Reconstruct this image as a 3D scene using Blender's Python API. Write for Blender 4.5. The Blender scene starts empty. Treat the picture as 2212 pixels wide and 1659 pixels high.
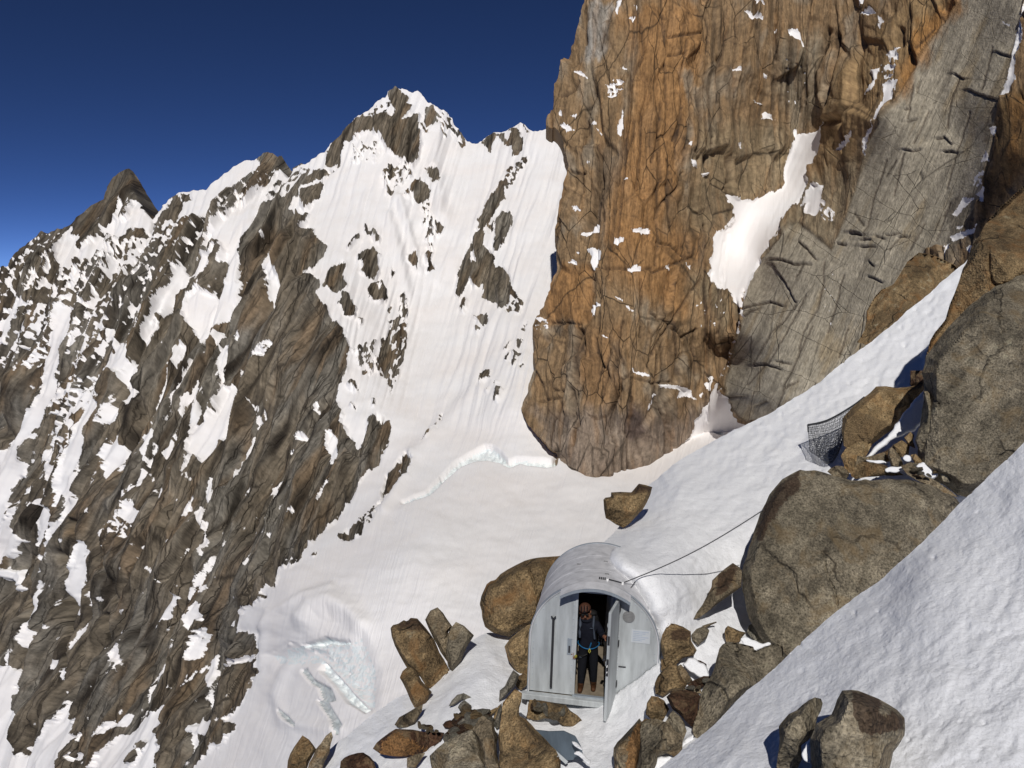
import bpy, math, random
import numpy as np
from mathutils import Vector, Matrix

scene = bpy.context.scene
# ------------------------------------------------------------------ camera
FPX, CX, CY = 1736.0, 1106.0, 829.5          # focal length and centre in units of a 2212 px wide picture
PITCH = math.radians(8.5)
cam_data = bpy.data.cameras.new("camera")
cam = bpy.data.objects.new("camera", cam_data)
scene.collection.objects.link(cam)
cam_data.sensor_width = 36.0
cam_data.lens = 36.0 * FPX / 2212.0
cam_data.clip_start, cam_data.clip_end = 0.1, 20000.0
cam.location = (0, 0, 0)
cam.rotation_euler = (math.radians(90) - PITCH, 0, 0)
scene.camera = cam
# ------------------------------------------------------------------ daylight
SUN_EL, SUN_TRAVEL = math.radians(43), math.radians(5)     # sun behind the camera; its light travels towards azimuth +5 deg
world = bpy.data.worlds.new("World")
scene.world = world
world.use_nodes = True
nt = world.node_tree
bg = nt.nodes["Background"]
sky = nt.nodes.new("ShaderNodeTexSky")
sky.sky_type = 'NISHITA'
sky.sun_disc = False
sky.sun_elevation = SUN_EL
sky.sun_rotation = math.pi + SUN_TRAVEL
sky.altitude = 3700
sky.air_density, sky.dust_density, sky.ozone_density = 0.15, 0.3, 5.0
gam = nt.nodes.new("ShaderNodeGamma")
gam.inputs["Gamma"].default_value = 1.0
hsv = nt.nodes.new("ShaderNodeHueSaturation")
hsv.inputs["Saturation"].default_value = 1.08
hsv.inputs["Hue"].default_value = 0.507
nt.links.new(sky.outputs[0], gam.inputs[0])
nt.links.new(gam.outputs[0], hsv.inputs["Color"])
nt.links.new(hsv.outputs[0], bg.inputs["Color"])
bg.inputs["Strength"].default_value = 0.11
sun_d = bpy.data.lights.new("sun", 'SUN')
sun_d.energy, sun_d.angle, sun_d.color = 3.35, math.radians(0.53), (1.0, 0.965, 0.92)
sun = bpy.data.objects.new("sun", sun_d)
scene.collection.objects.link(sun)
_dir = Vector((math.sin(SUN_TRAVEL) * math.cos(SUN_EL), math.cos(SUN_TRAVEL) * math.cos(SUN_EL), -math.sin(SUN_EL)))
sun.rotation_euler = _dir.to_track_quat('-Z', 'Y').to_euler()
vs = scene.view_settings
vs.view_transform, vs.look, vs.exposure, vs.gamma, vs.use_curve_mapping = 'Standard', 'None', 0.0, 1.0, False
scene.render.engine = 'CYCLES'
scene.cycles.use_denoising = True
scene.cycles.max_bounces = 5

# ------------------------------------------------------------------ helpers
COL = scene.collection
FWD = np.array([0, math.cos(PITCH), -math.sin(PITCH)])
UPV = np.array([0, math.sin(PITCH), math.cos(PITCH)])
RGT = np.array([1.0, 0, 0])

def world_at(u, v, d):
    """points seen in direction (u, v) at distance d along the view axis"""
    u, v, d = np.broadcast_arrays(np.asarray(u, float), np.asarray(v, float), np.asarray(d, float))
    x, y = (u - CX) / FPX, (CY - v) / FPX
    return (FWD + x[..., None] * RGT + y[..., None] * UPV) * d[..., None]

def lin(r, g, b):
    c = np.array([r, g, b], float) / 255.0
    return np.where(c <= 0.04045, c / 12.92, ((c + 0.055) / 1.055) ** 2.4)

def tr(x0, y0, k):
    """zoomed-view coordinates -> 2212 px units"""
    def f(*pts):
        p = np.array(pts, float).reshape(-1, 2)
        return np.stack([(x0 + p[:, 0] * k) * 0.576, (y0 + p[:, 1] * k) * 0.576], -1)
    return f
ZA = tr(0, 500, 1200 / 2212); ZB = tr(0, 1400, 1200 / 2212); ZC = tr(0, 2100, 1400 / 2212)
ZD = tr(1000, 250, 1200 / 1991); ZE = tr(1000, 1200, 1400 / 2212); ZF = tr(1900, 0, 1100 / 2028)
ZG = tr(1900, 800, 1100 / 1738); ZH = tr(2700, 0, 1140 / 1891); ZI = tr(2600, 800, 1240 / 2212)
Z1 = tr(1900, 2000, 640 / 2212); Z2 = tr(2050, 2150, 350 / 1056); Z3 = tr(1400, 2000, 800 / 1508)
Z4 = tr(1960, 2480, 740 / 2212); Z5 = tr(2200, 1700, 800 / 1896); Z6 = tr(2400, 2000, 800 / 1508)
Z7 = tr(2900, 1400, 940 / 1949); Z8 = tr(2700, 2100, 1140 / 2212); ZO = tr(0, 0, 3840 / 2212)

# --- noise (numpy) ---
def _h(ix, iy, seed):
    a = (ix.astype(np.int64) * 374761393 + iy.astype(np.int64) * 668265263 + seed * 1274126177) & 0xFFFFFFFF
    a = ((a ^ (a >> 13)) * 1274126177) & 0xFFFFFFFF
    return a ^ (a >> 16)

def gn(x, y, seed=0):
    x0, y0 = np.floor(x), np.floor(y)
    fx, fy = x - x0, y - y0
    ix, iy = x0.astype(np.int64), y0.astype(np.int64)
    sx, sy = fx * fx * fx * (fx * (fx * 6 - 15) + 10), fy * fy * fy * (fy * (fy * 6 - 15) + 10)
    def g(i, j):
        a = _h(ix + i, iy + j, seed).astype(np.float64) * (2 * np.pi / 4294967296.0)
        return np.cos(a) * (fx - i) + np.sin(a) * (fy - j)
    n0 = g(0, 0) * (1 - sx) + g(1, 0) * sx
    n1 = g(0, 1) * (1 - sx) + g(1, 1) * sx
    return (n0 * (1 - sy) + n1 * sy) * 1.5

def fbm(x, y, o=4, seed=0, gain=0.5):
    r, a = 0, 1.0
    for i in range(o):
        r = r + a * gn(x * 2.03 ** i + 17.3 * i, y * 2.03 ** i - 9.1 * i, seed + i)
        a *= gain
    return r

def ridge(x, y, o=3, seed=0, gain=0.5):
    r, a = 0, 1.0
    for i in range(o):
        r = r + a * (1 - 2 * np.abs(gn(x * 2.03 ** i + 5.1 * i, y * 2.03 ** i + 3.7 * i, seed + i)))
        a *= gain
    return r

def cells(x, y, seed=0):
    """nearest cell: random value of the cell, offset from its centre, border closeness"""
    x0, y0 = np.floor(x).astype(np.int64), np.floor(y).astype(np.int64)
    d1 = np.full(x.shape, 9.0); d2 = np.full(x.shape, 9.0)
    ox = np.zeros(x.shape); oy = np.zeros(x.shape); rv = np.zeros(x.shape, np.int64)
    for i in (-1, 0, 1):
        for j in (-1, 0, 1):
            hh = _h(x0 + i, y0 + j, seed)
            px = x0 + i + (hh & 1023) / 1023.0; py = y0 + j + ((hh >> 10) & 1023) / 1023.0
            dx, dy = x - px, y - py
            d = np.sqrt(dx * dx + dy * dy)
            m = d < d1
            d2 = np.where(m, d1, np.minimum(d2, d))
            d1 = np.where(m, d, d1); ox = np.where(m, dx, ox); oy = np.where(m, dy, oy); rv = np.where(m, hh, rv)
    r1 = (rv % 1009) / 1009.0; r2 = (rv % 757) / 757.0; r3 = (rv % 541) / 541.0
    return r1, r2, r3, ox, oy, d2 - d1

def facet(x, y, seed, tilt=1.0, soft=.13):
    """blocky relief: every cell a tilted plane"""
    r1, r2, r3, ox, oy, e = cells(x, y, seed)
    return ((r1 - .5) * 0.8 + tilt * (ox * (r2 - .5) + oy * (r3 - .5)) * 2) * sstep(0, soft, e), e

def sstep(a, b, x):
    t = np.clip((x - a) / (b - a), 0, 1)
    return t * t * (3 - 2 * t)

# --- planar geometry ---
def dist_line(P, line):
    """distance of points to a polyline"""
    best = np.full(len(P), 1e18)
    for a, b in zip(line[:-1], line[1:]):
        ab = b - a; L = max(float(ab @ ab), 1e-9)
        t = np.clip(((P[:, 0] - a[0]) * ab[0] + (P[:, 1] - a[1]) * ab[1]) / L, 0, 1)
        dx, dy = P[:, 0] - a[0] - t * ab[0], P[:, 1] - a[1] - t * ab[1]
        best = np.minimum(best, dx * dx + dy * dy)
    return np.sqrt(best)

def inside(P, poly):
    r = np.zeros(len(P), bool)
    x, y = P[:, 0], P[:, 1]
    for (x1, y1), (x2, y2) in zip(poly, np.roll(poly, -1, 0)):
        if y1 == y2: continue
        m = (y1 > y) != (y2 > y)
        r ^= m & (x < (x2 - x1) * (y - y1) / (y2 - y1) + x1)
    return r

def sdf(P, poly):
    d = dist_line(P, np.vstack([poly, poly[:1]]))
    return np.where(inside(P, poly), d, -d)

def near_box(P, pts, m):
    lo, hi = pts.min(0) - m, pts.max(0) + m
    return np.nonzero((P[:, 0] > lo[0]) & (P[:, 0] < hi[0]) & (P[:, 1] > lo[1]) & (P[:, 1] < hi[1]))[0]

class RBF:
    """smooth distance surface through measured points (u, v, distance)"""
    def __init__(s, pts, smooth=0.0):
        p = np.array(pts, float)
        s.c = p[:, :2] / 1000.0
        K = s._k(s.c, s.c) + np.eye(len(p)) * smooth
        A = np.hstack([np.ones((len(p), 1)), s.c])
        n = len(p)
        M = np.zeros((n + 3, n + 3)); M[:n, :n] = K; M[:n, n:] = A; M[n:, :n] = A.T
        s.w = np.linalg.solve(M, np.concatenate([np.log(p[:, 2]), np.zeros(3)]))
    @staticmethod
    def _k(a, b):
        r2 = ((a[:, None, :] - b[None, :, :]) ** 2).sum(-1)
        return 0.5 * r2 * np.log(r2 + 1e-12)
    def __call__(s, u, v):
        u, v = np.broadcast_arrays(np.asarray(u, float), np.asarray(v, float))
        p = np.stack([u.ravel(), v.ravel()], -1) / 1000.0
        out = np.full(len(p), s.w[-3]) + p @ s.w[-2:]
        for i in range(len(s.c)):
            r2 = ((p - s.c[i]) ** 2).sum(1)
            out += s.w[i] * 0.5 * r2 * np.log(r2 + 1e-12)
        return np.exp(out).reshape(u.shape)

# --- objects ---
def tag(o, label=None, cat=None, group=None, kind=None):
    if label: o['label'] = label
    if cat: o['category'] = cat
    if group: o['group'] = group
    if kind: o['kind'] = kind
    return o

def link_mesh(name, verts, faces, mat=None, parent=None, smooth=False, col=None, h=None, grain=None):
    """faces: (n,4) or (n,3) int array, or list of tuples"""
    me = bpy.data.meshes.new(name)
    verts = np.asarray(verts, np.float32)
    if isinstance(faces, np.ndarray):
        k = faces.shape[1]
        me.vertices.add(len(verts)); me.vertices.foreach_set("co", verts.ravel())
        me.loops.add(faces.size); me.loops.foreach_set("vertex_index", faces.ravel().astype(np.int32))
        me.polygons.add(len(faces))
        me.polygons.foreach_set("loop_start", np.arange(0, faces.size, k, dtype=np.int32))
        me.polygons.foreach_set("loop_total", np.full(len(faces), k, np.int32))
        me.update(calc_edges=True)
    else:
        me.from_pydata([tuple(p) for p in verts], [], [tuple(f) for f in faces])
        me.update()
    if col is not None:
        a = me.attributes.new("rock_col", 'FLOAT_COLOR', 'POINT')
        c4 = np.ones((len(verts), 4), np.float32); c4[:, :np.shape(col)[1]] = col
        a.data.foreach_set("color", c4.ravel())
    if grain is not None:
        a = me.attributes.new("grain", 'FLOAT_VECTOR', 'POINT'); a.data.foreach_set("vector", np.ascontiguousarray(grain, np.float32).ravel())
    if h is not None:
        a = me.attributes.new("snow_h", 'FLOAT', 'POINT')
        a.data.foreach_set("value", np.asarray(h, np.float32))
    me.polygons.foreach_set("use_smooth", np.full(len(me.polygons), bool(smooth)))
    o = bpy.data.objects.new(name, me)
    COL.objects.link(o)
    if mat: me.materials.append(mat)
    if parent: o.parent = parent
    return o

def empty(name, loc=(0, 0, 0), parent=None):
    o = bpy.data.objects.new(name, None)
    COL.objects.link(o); o.location = loc
    o.empty_display_size = 0.2
    if parent: o.parent = parent
    return o

class Grid:
    """a terrain sheet: regular grid cut along an outline, distances from an RBF"""
    def __init__(s, outline, step):
        s.o = outline; s.step = step; s.uv = None
        lo, hi = outline.min(0) - step, outline.max(0) + step
        us, vs_ = np.arange(lo[0], hi[0] + step, step), np.arange(lo[1], hi[1] + step, step)
        s.nu, s.nv = len(us), len(vs_)
        U, V = np.meshgrid(us, vs_)
        s.P = np.stack([U.ravel(), V.ravel()], -1)
        s.ins = inside(s.P, outline)
        idx = np.arange(s.nu * s.nv).reshape(s.nv, s.nu)
        q = np.stack([idx[:-1, :-1], idx[1:, :-1], idx[1:, 1:], idx[:-1, 1:]], -1).reshape(-1, 4)
        s.keep = s.ins[q].any(1)
        s.q = q
        # outer corners of the kept cells move onto the outline
        out = np.zeros(len(s.P), bool); out[q[s.keep].ravel()] = True; out &= ~s.ins
        s.rim = np.nonzero(out)[0]
        Q = s.P[s.rim]; best = np.full(len(Q), 1e18); bp = Q.copy()
        for a, b in zip(outline, np.roll(outline, -1, 0)):
            ab = b - a; L = max(float(ab @ ab), 1e-9)
            t = np.clip(((Q - a) @ ab) / L, 0, 1)
            c = a + t[:, None] * ab
            d = ((Q - c) ** 2).sum(1); m = d < best
            best = np.where(m, d, best); bp[m] = c[m]
        s.P[s.rim] = bp
    def base(s, rbf):
        s.d = rbf(s.P[:, 0], s.P[:, 1])
        s.X = world_at(s.P[:, 0], s.P[:, 1], s.d)
        G = s.X.reshape(s.nv, s.nu, 3)
        n = np.cross(np.gradient(G, axis=1), np.gradient(G, axis=0)).reshape(-1, 3)
        n /= np.linalg.norm(n, axis=1, keepdims=True) + 1e-12
        n[(n * s.X).sum(1) > 0] *= -1
        s.n = n
    def build(s, disp, back=1.0):
        """disp in picture units along the normal; returns final vertex positions"""
        s.V = s.X + s.n * (disp * s.d / FPX)[:, None]
        return s.V
    def skirt(s, faces, drop=0.12, backv=0.25):
        """verts + faces of a band folding back from the rim so the sheet has depth"""
        e = {}
        for f in faces:
            for a, b in zip(f, np.roll(f, -1)):
                k = (min(a, b), max(a, b)); e[k] = None if k in e else (a, b)
        ed = [v for v in e.values() if v]
        return ed

def components(mask2d):
    """4-connected labels of a 2-D boolean array by run merging"""
    H, W = mask2d.shape
    lab = np.zeros((H, W), np.int32); par = [0]
    def find(a):
        while par[a] != a:
            par[a] = par[par[a]]; a = par[a]
        return a
    prev = []
    for y in range(H):
        r = mask2d[y].astype(np.int8); d = np.diff(np.concatenate([[0], r, [0]]))
        st, en = np.nonzero(d == 1)[0], np.nonzero(d == -1)[0]
        cur = []; j = 0
        for a, b in zip(st, en):
            k = 0
            while j < len(prev) and prev[j][1] <= a: j += 1
            jj = j
            while jj < len(prev) and prev[jj][0] < b:
                r2 = find(prev[jj][2])
                if k == 0: k = r2
                elif r2 != k: par[r2] = k
                jj += 1
            if k == 0: par.append(len(par)); k = len(par) - 1
            lab[y, a:b] = k; cur.append((a, b, k))
        prev = cur
    root = np.array([find(i) for i in range(len(par))])
    return root[lab]

def paint(P, h, ops, warp=4.0, seed=3):
    """snow field h (>0 snow) in picture units, painter's order"""
    W = P + np.stack([fbm(P[:, 0] / 26, P[:, 1] / 26, 4, seed), fbm(P[:, 0] / 26, P[:, 1] / 26, 4, seed + 40)], -1) * warp
    for op in ops:
        pts = op[1]
        i = near_box(W, pts, 18)
        if len(i) == 0: continue
        d = np.clip(sdf(W[i], pts), -14, 14)
        if op[0] == 'S': h[i] = np.maximum(h[i], d)
        elif op[0] == 'R': h[i] = np.minimum(h[i], -d)
        elif op[0] == 'M':
            bias, amp, ang, sa, sc = (list(op[2:]) + [0, 6, 20, 14, 6][len(op) - 2:])
            t = math.radians(ang); ca, sa_ = math.cos(t), math.sin(t)
            a = P[i, 0] * -sa_ + P[i, 1] * ca; c = P[i, 0] * ca + P[i, 1] * sa_
            m = bias + amp * 1.6 * fbm(c / (sc * 1.7), a / (sa * 1.7), 2, seed + 11, .7)
            w = sstep(-8, 8, d)
            h[i] = h[i] * (1 - w) + m * w
    return h

def emit(g, V, faces, name, mat, parent=None, smooth=False, col=None, h=None):
    used, inv = np.unique(faces, return_inverse=True)
    return link_mesh(name, V[used], inv.reshape(faces.shape), mat, parent, smooth,
                     None if col is None else col[used], None if h is None else h[used], None if g.uv is None else g.uv[used])

def rim_band(V, faces, back, drop, rows=1):
    """extra quads folding back from the free edges of a sheet"""
    e = np.sort(np.stack([faces, np.roll(faces, -1, 1)], -1).reshape(-1, 2), 1)
    d = np.stack([faces, np.roll(faces, -1, 1)], -1).reshape(-1, 2)
    key = e[:, 0].astype(np.int64) * (len(V) + 1) + e[:, 1]
    _, first, cnt = np.unique(key, return_index=True, return_counts=True)
    ed = d[first[cnt == 1]]; ed = ed[ed[:, 0] != ed[:, 1]]
    ids = np.unique(ed); n0 = len(V)
    mp = {v: n0 + i for i, v in enumerate(ids)}
    B = V[ids]; dist = np.linalg.norm(B, axis=1, keepdims=True)
    B2 = B + B / dist * dist * back; B2[:, 2] -= (dist * drop)[:, 0]
    f = np.array([[b, a, mp[a], mp[b]] for a, b in ed])
    return np.vstack([V, B2]), f, ids

# where the hut stands
HUT_LOC, HUT_YAW, HUT_TILT = Vector((1.302, 12.341, -7.06)), -0.165, 0.029
HW, HH, HL = 1.03, 1.946, 1.95                  # half width, height, depth
D0, D1, DH = -0.31, 0.35, 1.80                  # door opening
MH = Matrix.Translation(HUT_LOC) @ Matrix.Rotation(HUT_YAW, 4, 'Z') @ Matrix.Rotation(HUT_TILT, 4, 'Y')
# ------------------------------------------------------------------ materials
def new_mat(name):
    m = bpy.data.materials.new(name); m.use_nodes = True
    t = m.node_tree; b = t.nodes["Principled BSDF"]
    return m, t, b

def N(t, kind, **kw):
    n = t.nodes.new(kind)
    for k, v in kw.items():
        if hasattr(n, k) and not k[0].isupper(): setattr(n, k, v)
        else: n.inputs[k].default_value = v
    return n

def mathn(t, op, a, b=None, clamp=False):
    n = t.nodes.new("ShaderNodeMath"); n.operation = op; n.use_clamp = clamp
    for i, x in enumerate((a, b)):
        if x is None: continue
        if isinstance(x, (int, float)): n.inputs[i].default_value = x
        else: t.links.new(x, n.inputs[i])
    return n.outputs[0]

def mixc(t, fac, a, b, mode='MIX'):
    n = t.nodes.new("ShaderNodeMix"); n.data_type = 'RGBA'; n.blend_type = mode
    for s, x in ((n.inputs[0], fac), (n.inputs[6], a), (n.inputs[7], b)):
        if isinstance(x, (int, float)): s.default_value = x
        elif isinstance(x, (tuple, list, np.ndarray)): s.default_value = (*[float(q) for q in x[:3]], 1)
        else: t.links.new(x, s)
    return n.outputs[2]

def ramp(t, fac, stops, interp='LINEAR'):
    n = t.nodes.new("ShaderNodeValToRGB"); r = n.color_ramp; r.interpolation = interp
    while len(r.elements) < len(stops): r.elements.new(0.5)
    for e, (p, c) in zip(r.elements, stops):
        e.position = p; e.color = (c, c, c, 1) if isinstance(c, (int, float)) else (*[float(q) for q in c[:3]], 1)
    t.links.new(fac, n.inputs[0])
    return n.outputs[0]

def noise(t, vec, scale, detail=4, rough=0.55, dist=0.0):
    n = N(t, "ShaderNodeTexNoise"); n.inputs["Scale"].default_value = scale
    n.inputs["Detail"].default_value = detail; n.inputs["Roughness"].default_value = rough
    n.inputs["Distortion"].default_value = dist
    t.links.new(vec, n.inputs["Vector"])
    return n.outputs["Fac"]

def bump(t, height, strength, dist, normal=None):
    n = N(t, "ShaderNodeBump"); n.inputs["Strength"].default_value = strength; n.inputs["Distance"].default_value = dist
    t.links.new(height, n.inputs["Height"])
    if normal is not None: t.links.new(normal, n.inputs["Normal"])
    return n.outputs["Normal"]

SNOW_FAR = (0.858, 0.842, 0.832)
def terrain_mat(name, cell, snow_col, snow_bump, crack_xz, crack_k, k2, k3):
    """rock with snow lying on it; cell = metres of about one picture unit, grain = mesh attribute"""
    m, t, b = new_mat(name)
    tc = N(t, "ShaderNodeTexCoord").outputs["Object"]
    gr = N(t, "ShaderNodeAttribute", attribute_name="grain").outputs["Vector"]      # across / along the grain of the rock
    def scaled(sx, sz, src=gr):
        mp = N(t, "ShaderNodeMapping"); mp.inputs["Scale"].default_value = (1 / sx, 1 / sz, 1.0); t.links.new(src, mp.inputs[0]); return mp.outputs[0]
    rc = N(t, "ShaderNodeAttribute", attribute_name="rock_col").outputs["Color"]
    joint = N(t, "ShaderNodeAttribute", attribute_name="rock_col").outputs["Alpha"]
    hh = N(t, "ShaderNodeAttribute", attribute_name="snow_h").outputs["Fac"]
    n1 = noise(t, scaled(4.2, 9.0), 1, 4, 0.68)
    n2 = noise(t, scaled(11, 110), 1, 4, 0.62)
    n3 = noise(t, scaled(3.0, 46), 1, 3, 0.55)
    f1 = ramp(t, n1, [(0.28, 0.66), (0.5, 1.04), (0.74, 1.42)])
    f2 = ramp(t, n2, [(0.3, 1 - k2), (0.5, 1.02), (0.7, 1 + k2)])
    f3 = ramp(t, n3, [(0.3, 1 - k3), (0.45, 1.02), (0.7, 1 + .55 * k3)])
    rock = mixc(t, 1.0, mixc(t, 1.0, mixc(t, 1.0, rc, f1, 'MULTIPLY'), f2, 'MULTIPLY'), f3, 'MULTIPLY')
    # joints: thin dark cracks between blocks, two sizes
    wob = N(t, "ShaderNodeTexNoise"); wob.inputs["Scale"].default_value = 1 / 16; wob.inputs["Detail"].default_value = 3; t.links.new(gr, wob.inputs["Vector"])
    ad = N(t, "ShaderNodeVectorMath"); ad.operation = 'MULTIPLY_ADD'; ad.inputs[1].default_value = (5, 8, 0)
    t.links.new(wob.outputs["Color"], ad.inputs[0]); t.links.new(gr, ad.inputs[2])
    jh = None
    for (sx, sz, wd) in crack_xz:
        vo = N(t, "ShaderNodeTexVoronoi"); vo.feature = 'DISTANCE_TO_EDGE'; vo.inputs["Scale"].default_value = 1.0
        t.links.new(scaled(sx, sz, ad.outputs[0]), vo.inputs["Vector"])
        j = ramp(t, vo.outputs["Distance"], [(0.0, 0.0), (wd, 1.0)])
        gate = ramp(t, noise(t, scaled(sx * 2.2, sz * 1.6), 1, 2, .5), [(0.42, 0.0), (0.55, 1.0)])     # joints die out here and there
        j = mathn(t, 'MAXIMUM', j, mathn(t, 'SUBTRACT', 1.0, gate))
        rock = mixc(t, mathn(t, 'MULTIPLY', mathn(t, 'MULTIPLY', mathn(t, 'SUBTRACT', 1.0, j), crack_k), joint), rock, (0.022, 0.017, 0.012))
        jh = j if jh is None else mathn(t, 'ADD', jh, j)
    e = mathn(t, 'ADD', hh, mathn(t, 'MULTIPLY', mathn(t, 'SUBTRACT', n1, 0.5), 7.0))
    e = mathn(t, 'ADD', e, mathn(t, 'MULTIPLY', mathn(t, 'SUBTRACT', n3, 0.5), 7.0))
    fac = mathn(t, 'ADD', mathn(t, 'MULTIPLY', e, 1.4), 0.5, True)
    big = noise(t, tc, 1 / (120 * cell), 3, 0.5)
    sn = mixc(t, ramp(t, big, [(0.35, 0.0), (0.7, 1.0)]), snow_col, tuple(np.array(snow_col) * np.array([0.985, 0.96, 0.94])))
    t.links.new(mixc(t, fac, rock, sn), b.inputs["Base Color"])
    b.inputs["Roughness"].default_value = 0.85
    b.inputs["Specular IOR Level"].default_value = 0.2
    hgt = mathn(t, 'ADD', mathn(t, 'ADD', n1, mathn(t, 'MULTIPLY', n2, 1.0)), mathn(t, 'MULTIPLY', jh, .8))
    rb = bump(t, hgt, 0.9, 2.8 * cell)
    fl = noise(t, scaled(6, 150), 1, 4, 0.55)
    sb = bump(t, mathn(t, 'ADD', fl, mathn(t, 'MULTIPLY', n1, .25)), snow_bump, 2.2 * cell)
    mx = N(t, "ShaderNodeMix", data_type='VECTOR')
    t.links.new(fac, mx.inputs[0]); t.links.new(rb, mx.inputs[4]); t.links.new(sb, mx.inputs[5])
    t.links.new(mx.outputs[1], b.inputs["Normal"])
    return m

M_MOUNT = terrain_mat("mountain_rock_and_snow", 0.19, SNOW_FAR, 0.5, ((28, 340, .022), (11, 130, .035)), .65, .46, .52)
M_WALL = terrain_mat("granite_wall_and_snow", 0.14, SNOW_FAR, 0.45, ((110, 420, .009), (40, 110, .015)), .75, .32, .36)
M_SLAB = terrain_mat("grey_slab_and_snow", 0.12, SNOW_FAR, 0.45, ((70, 520, .010), (150, 60, .007)), .6, .2, .24)
# ------------------------------------------------------------------ far mountain: left wall, snow face, glacier
rng = np.random.default_rng(7)
def rough(line, amp, seg=7.0, seed=1):
    """subdivide a traced rock edge and make it uneven"""
    r = np.random.default_rng(seed); out = []
    for a, b in zip(line[:-1], line[1:]):
        n = max(1, int(np.linalg.norm(b - a) / seg))
        for i in range(n):
            p = a + (b - a) * i / n
            out.append(p + (r.uniform(-amp, amp, 2) if i else r.uniform(-amp, amp, 2) * .3))
    out.append(line[-1])
    return np.array(out)

sky_l = rough(ZA((-170,1010),(0,930),(45,920),(110,830),(160,790),(240,725),(285,675),(330,695),(395,660),(410,665),(490,640),(530,590),(570,560),(630,500),(715,455),(720,430),(740,370),(780,300),(820,270),(890,240),(910,250),(950,320),(990,390),(1020,430),(1060,460),(1095,510)), 1.6, 6, 1)
sky_m = ZA((1110,503),(1170,450),(1230,410),(1290,405),(1420,385),(1500,320),(1600,240),(1690,185),(1770,193))
sky_n = rough(ZA((1772,190),(1790,170),(1840,140),(1890,145),(1920,170),(1940,145),(1970,180),(2005,250)), 1.5, 5, 2)
sky_o = np.vstack([ZA((2030,240),(2085,210),(2115,225)), ZD((245,612),(300,565),(365,520))])
sky_p = rough(ZD((366,520),(385,495),(440,440),(510,360),(550,320),(600,295),(640,255),(690,215),(740,200),(755,155),(785,140),(800,118),(820,135),(835,145),(870,145),(905,160),(940,150),(965,165),(1000,215),(1040,240),(1060,260),(1095,275),(1130,295),(1160,340),(1200,400),(1250,465)), 1.7, 6, 3)
sky_q = ZD((1275,480),(1320,475),(1350,452),(1370,435),(1410,410),(1470,405),(1540,370),(1562,354),(1580,350),(1605,360),(1640,400),(1680,405),(1740,380),(1800,385))
OUT_F = np.vstack([sky_l, sky_m, sky_n, sky_o, sky_p, sky_q,
    ZO((1290,330),(1420,430),(1500,700),(1700,880),(1900,930),(1920,1180),(1640,1500),(1250,1760),(-70,1760))])
CTL_F = [(-60,620,640),(0,590,620),(150,520,660),(280,365,760),(400,420,640),(500,370,640),(600,340,640),(700,300,620),(860,190,640),(950,240,620),(1030,305,600),(1150,270,560),(1210,300,540),
    (1420,430,560),(1500,700,420),(1200,400,480),(1130,480,440),(1180,620,360),(1180,760,290),(1110,870,245),(1060,600,395),(950,500,455),(930,380,530),(750,500,455),(640,430,540),(700,680,345),(900,700,365),(890,850,290),(990,850,280),
    (500,480,520),(400,600,470),(200,600,540),(60,750,520),(60,1000,440),(300,800,390),(300,1000,330),(500,760,380),(600,900,300),(780,920,262),(820,1000,240),(700,1100,228),(560,1250,205),(500,1000,295),
    (100,1300,350),(300,1300,262),(450,1400,222),(60,1620,300),(250,1560,240),(400,1650,190),(540,1420,192),
    (620,1290,176),(680,1420,152),(720,1560,132),(600,1600,150),(850,1400,136),(900,1200,158),(750,1200,178),(1000,1250,148),(1250,1020,206),(1190,985,216),(1080,960,226),(900,1080,196),(980,1040,205),(1300,1130,172),(1250,1200,152),(1400,1000,222),(1600,930,232),(1850,950,215),(1500,1300,120),(1000,1700,100),(1250,1700,92)]
RF = RBF(CTL_F, 2e-4)
STEP_F = 2.1
gF = Grid(OUT_F, STEP_F); gF.base(RF)
P = gF.P; u, v = P[:, 0], P[:, 1]
S, R, Mx = 'S', 'R', 'M'
central = np.vstack([ZA((2118,150)), ZD((240,540),(230,640),(350,650),(420,640),(360,700),(300,720),(230,760),(170,830),(140,880),(210,960),(270,930),(190,1040),(300,1010),(310,1060),(380,1110),(340,1180),(290,1240),(230,1290),(330,1310),(340,1350),(310,1420),(370,1510),(430,1590)),
    ZE((390,0),(450,50),(470,120),(490,190),(470,230),(480,290),(440,380),(410,470),(450,560),(440,620),(500,700),(540,760),(565,765),(600,690),(600,600),(650,560),(690,600),(735,590),(745,630),(720,720),(680,800),(640,860),(560,950),(490,1070),(430,1160),(350,1240),(270,1320),(200,1410),(120,1420)),
    ZC((1780,0),(1660,50),(1620,160),(1580,150),(1540,190),(1560,210),(1490,270),(1420,290),(1430,330),(1410,380),(1380,450),(1430,430),(1530,430),(1520,520),(1535,560),(1540,650),(1500,700),(1460,790),(1430,860),(1370,920),(1310,960),(1390,970),(1380,1010),(1300,1090),(1210,1150),(1150,1232),(1100,1420)),
    ZO((1250,1900),(2000,1300),(2000,800),(1500,200),(1200,100),(900,100),(700,200))])
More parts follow.
